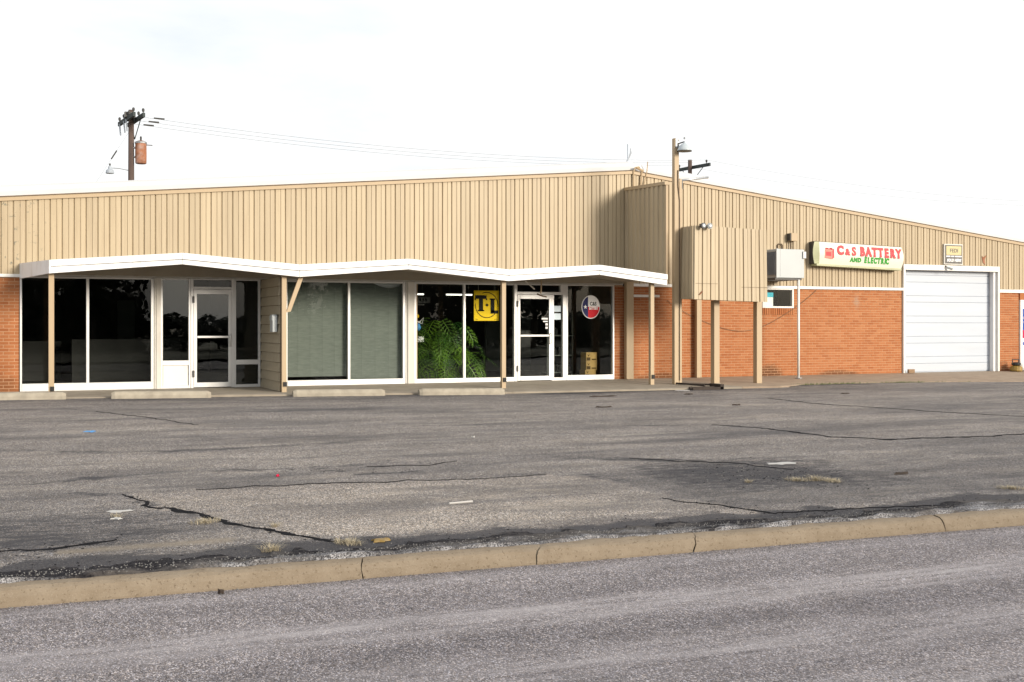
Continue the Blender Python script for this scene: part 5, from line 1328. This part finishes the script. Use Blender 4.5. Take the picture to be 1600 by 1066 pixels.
# dry grass tufts
def tuft_mesh(n, r, h, seed):
    random.seed(seed); mb = MB()
    for i in range(n):
        a = random.uniform(0, 6.28); d = random.uniform(0, r) ; x, y = d * math.cos(a), d * math.sin(a) * .6
        a2 = random.uniform(0, 6.28); hh = h * random.uniform(.4, 1.0); lean = random.uniform(.6, 2.4) * hh; w = .0016
        ca, sa = math.cos(a2), math.sin(a2); m_ = (x + ca * lean * .45, y + sa * lean * .45, hh * .7); e_ = (x + ca * lean, y + sa * lean, hh * random.uniform(.6, 1))
        b = len(mb.v); mb.v += [(x - sa * w, y + ca * w, 0), (x + sa * w, y - ca * w, 0), (m_[0] - sa * w, m_[1] + ca * w, m_[2]), (m_[0] + sa * w, m_[1] - ca * w, m_[2]), e_]
        mb.f += [(b, b + 1, b + 3, b + 2), (b + 2, b + 3, b + 4)]
    me = bpy.data.meshes.new('tuft'); me.from_pydata(mb.v, [], mb.f); return me
tme = [tuft_mesh(130, .09, .10, 1), tuft_mesh(240, .17, .06, 2), tuft_mesh(70, .06, .06, 3)]
for q in tme: q.materials.append(M['straw'])
tufts = [(1.40, -15.59, 1, 'low wide dry grass tuft along the left tar crack'), (1.89, -15.96, 2, 'thin dry grass tuft at the edge of the pale patch'), (1.68, -16.87, 0, 'tall dry grass tuft in the broken edge at the left'), (2.25, -16.80, 1, 'flattened dry grass beside the yellow wrapper'), (7.31, -15.43, 1, 'straw tuft in the dark stain, left one of three close together'), (7.49, -15.50, 0, 'straw tuft in the dark stain, middle one of three close together'), (7.62, -15.60, 1, 'straw tuft in the dark stain, right one of three close together'), (6.77, -15.36, 2, 'lone small straw tuft left of the three close tufts'), (8.96, -16.63, 1, 'straw tuft near the kerb at the right edge'), (.76, -15.1, 2, 'tiny straw tuft beside the crumpled scrap')]
for x, y, k, lb in tufts:
    o = bpy.data.objects.new('grass_tuft', tme[k]); col.objects.link(o); o.location = (x, y, lotz(x, y)); o.rotation_euler = (0, 0, random.uniform(0, 6)); o.scale = (.85, .85, .7); tag(o, lb, 'grass', 'dry grass tufts in the lot')
# weeds along the right walk edge
random.seed(3); mb = MB()
for i in range(420):
    x = random.choice((random.gauss(17.6, .35), random.gauss(18.4, .3), random.uniform(16.8, 22), random.gauss(20.2, .3))); y = walk_edge(x) - random.uniform(.0, .05); z = lotz(x, y) - .005; h = random.uniform(.02, .07); a = random.uniform(0, 6.28); w = .008
    b = len(mb.v); mb.v += [(x - w, y, z), (x + w, y, z), (x + math.cos(a) * .03, y + math.sin(a) * .02, z + h)]; mb.f.append((b, b + 1, b + 2))
kind(mb.build('edge_weeds', 'weed', None, fix=False), 'stuff')
# loose gravel along the kerb
random.seed(9); mb = MB()
for i in range(3000):
    s = random.uniform(-1.5, 11); 
    if random.random() < .72: x, y = kp(s, random.gauss(.25, .07)); z = lotz(x, max(y, kerb_back(x))) + .030
    else: x, y = kp(s, -abs(random.gauss(0, .12)) - .004); z = -.398
    r = random.uniform(.003, .008)
    pts = [(x + r * random.uniform(.6, 1.2) * a, y + r * random.uniform(.6, 1.2) * b, z + r * c * .8) for a, b, c in ((1, 0, 0), (-1, 0, 0), (0, 1, 0), (0, -1, 0), (0, 0, 1), (0, 0, -1))]
    mb.add(pts, [(0, 2, 4), (2, 1, 4), (1, 3, 4), (3, 0, 4), (2, 0, 5), (1, 2, 5), (3, 1, 5), (0, 3, 5)])
M['gravel'] = pmat('gravel', (0.17, 0.165, 0.16), 0.9, 0.7, 60)
kind(mb.build('loose_gravel', 'gravel', None, fix=False), 'stuff')

def crumbs(name, mat, n, place, r0, r1, seed):
    random.seed(seed); mb = MB()
    for i in range(n):
        x, y = place(); z = lotz(x, max(y, kerb_back(x))) + .003; r = random.uniform(r0, r1) * random.choice((1, 1, .6, .5)); m_ = random.randint(4, 6); a0 = random.uniform(0, 6)
        ring = [(x + r * random.uniform(.5, 1.2) * math.cos(a0 + 6.283 * k / m_), y + r * random.uniform(.4, .9) * math.sin(a0 + 6.283 * k / m_), z) for k in range(m_)]
        top = (x + r * .1, y, z + r * random.uniform(.2, .55)); b = len(mb.v); mb.v += ring + [top]
        mb.f += [(b + k, b + (k + 1) % m_, b + m_) for k in range(m_)]
    return kind(mb.build(name, mat, None, fix=False), 'stuff')
def along_kerb():
    x = random.uniform(-1.5, 10.5); return x, kerb_back(x) + abs(random.gauss(.25, .28))
def along_cracks():
    pl = random.choice(([(0.93, -13.96), (1.1, -14.66), (1.48, -15.37), (1.74, -15.96), (1.99, -16.39), (2.33, -16.79)], [(5.43, -15.89), (5.72, -16.38), (5.95, -16.92), (6.71, -16.99)], [(-0.4, -16.15), (0.15, -16.21), (0.68, -16.05)], [(2.6, -12.7), (3.1, -13.1), (3.9, -13.4)]))
    k = random.randrange(len(pl) - 1); u = random.random(); return pl[k][0] * (1 - u) + pl[k + 1][0] * u + random.gauss(0, .06), pl[k][1] * (1 - u) + pl[k + 1][1] * u + random.gauss(0, .08)
def in_stain(): return random.gauss(7.3, .55), random.gauss(-14.95, .5)
crumbs('asphalt_crumbs', 'tar', 1100, along_kerb, .003, .013, 41)
crumbs('asphalt_crumbs', 'tar', 500, along_cracks, .004, .014, 42)
crumbs('asphalt_crumbs', 'tar', 420, in_stain, .004, .016, 43)
crumbs('pale_crumbs', 'gravel', 420, in_stain, .004, .014, 44)

# ------------------------------------------------------------------ trees across the street (seen in the glass), bushes added to darken the reflections
def crown_mesh(seed, rx, rz, n):
    random.seed(seed); mb = MB()
    cl = [(Vector((random.uniform(-1, 1) * rx * .7, random.uniform(-1, 1) * rx * .7, random.uniform(-.7, .75) * rz)), random.uniform(.3, .5) * rx) for _ in range(16)]
    for i in range(n):
        c, r = random.choice(cl); d = Vector((random.gauss(0, 1), random.gauss(0, 1), random.gauss(0, 1))).normalized() * r * random.uniform(.5, 1.05)
        q = c + d; a = Vector((random.gauss(0, 1), random.gauss(0, 1), random.gauss(0, 1))).normalized() * .16; b = a.orthogonal().normalized() * .11
        k = len(mb.v); mb.v += [tuple(q - a - b), tuple(q + a - b), tuple(q + a + b), tuple(q - a + b)]; mb.f.append((k, k + 1, k + 2, k + 3))
    me = bpy.data.meshes.new('crown'); me.from_pydata(mb.v, [], mb.f); me.materials.append(M['foliage']); return me
crowns = [crown_mesh(1, 2.6, 2.6, 2600), crown_mesh(2, 2.9, 2.1, 2600), crown_mesh(3, 2.3, 3.0, 2600)]
ordn = ['first', 'second', 'third', 'fourth', 'fifth', 'sixth', 'seventh', 'eighth', 'ninth', 'tenth', 'eleventh', 'twelfth', 'thirteenth', 'fourteenth', 'fifteenth', 'sixteenth']
random.seed(33)
for i in range(16):
    x = -12 + i * 4.1 + random.uniform(-.5, .5); y = -53 + random.uniform(-1.5, 1.5)
    bs = thing('reflection_bush', 'dense dark bush added across the road to darken the reflections, %s from the left, seen only in the glass' % ordn[i], 'bush', (x, y, -.3), 'bushes added across the road for dark reflections')
    MB().tube([(x, y, -.35), (x + .05, y, .5), (x, y, 1.0)], [.10, .08, .05], 6).build('stem', 'bark', bs)
    o = bpy.data.objects.new('crown', crowns[i % 3]); col.objects.link(o); o.parent = bs; o.location = (0, 0, 1.15); o.scale = (1.15, .9, (1.5 if i < 5 else random.uniform(.60, .80)) if i not in (5, 6, 11, 12) else .42); o.rotation_euler = (0, 0, random.uniform(0, 6))
random.seed(21)
for i in range(14):
    x = -8 + i * 4.0 + random.uniform(-.8, .8); y = -46 + random.uniform(-2, 2); h = random.uniform(2.4, 3.4)
    if i in (4, 5, 11): continue
    tr_ = thing('street_tree', 'leafy tree across the road, %s from the left, seen only in the glass' % ordn[i], 'tree', (x, y, -.3), 'trees across the road')
    MB().tube([(x, y, -.35), (x + .1, y, 1.2), (x - .1, y, h)], [.22, .17, .10], 8).build('trunk', 'bark', tr_)
    o = bpy.data.objects.new('crown', crowns[i % 3]); col.objects.link(o); o.parent = tr_; o.location = (0, 0, h + .9); o.rotation_euler = (0, 0, random.uniform(0, 6)); 
    if i in (5, 6): o.scale = (.9, .9, .7)
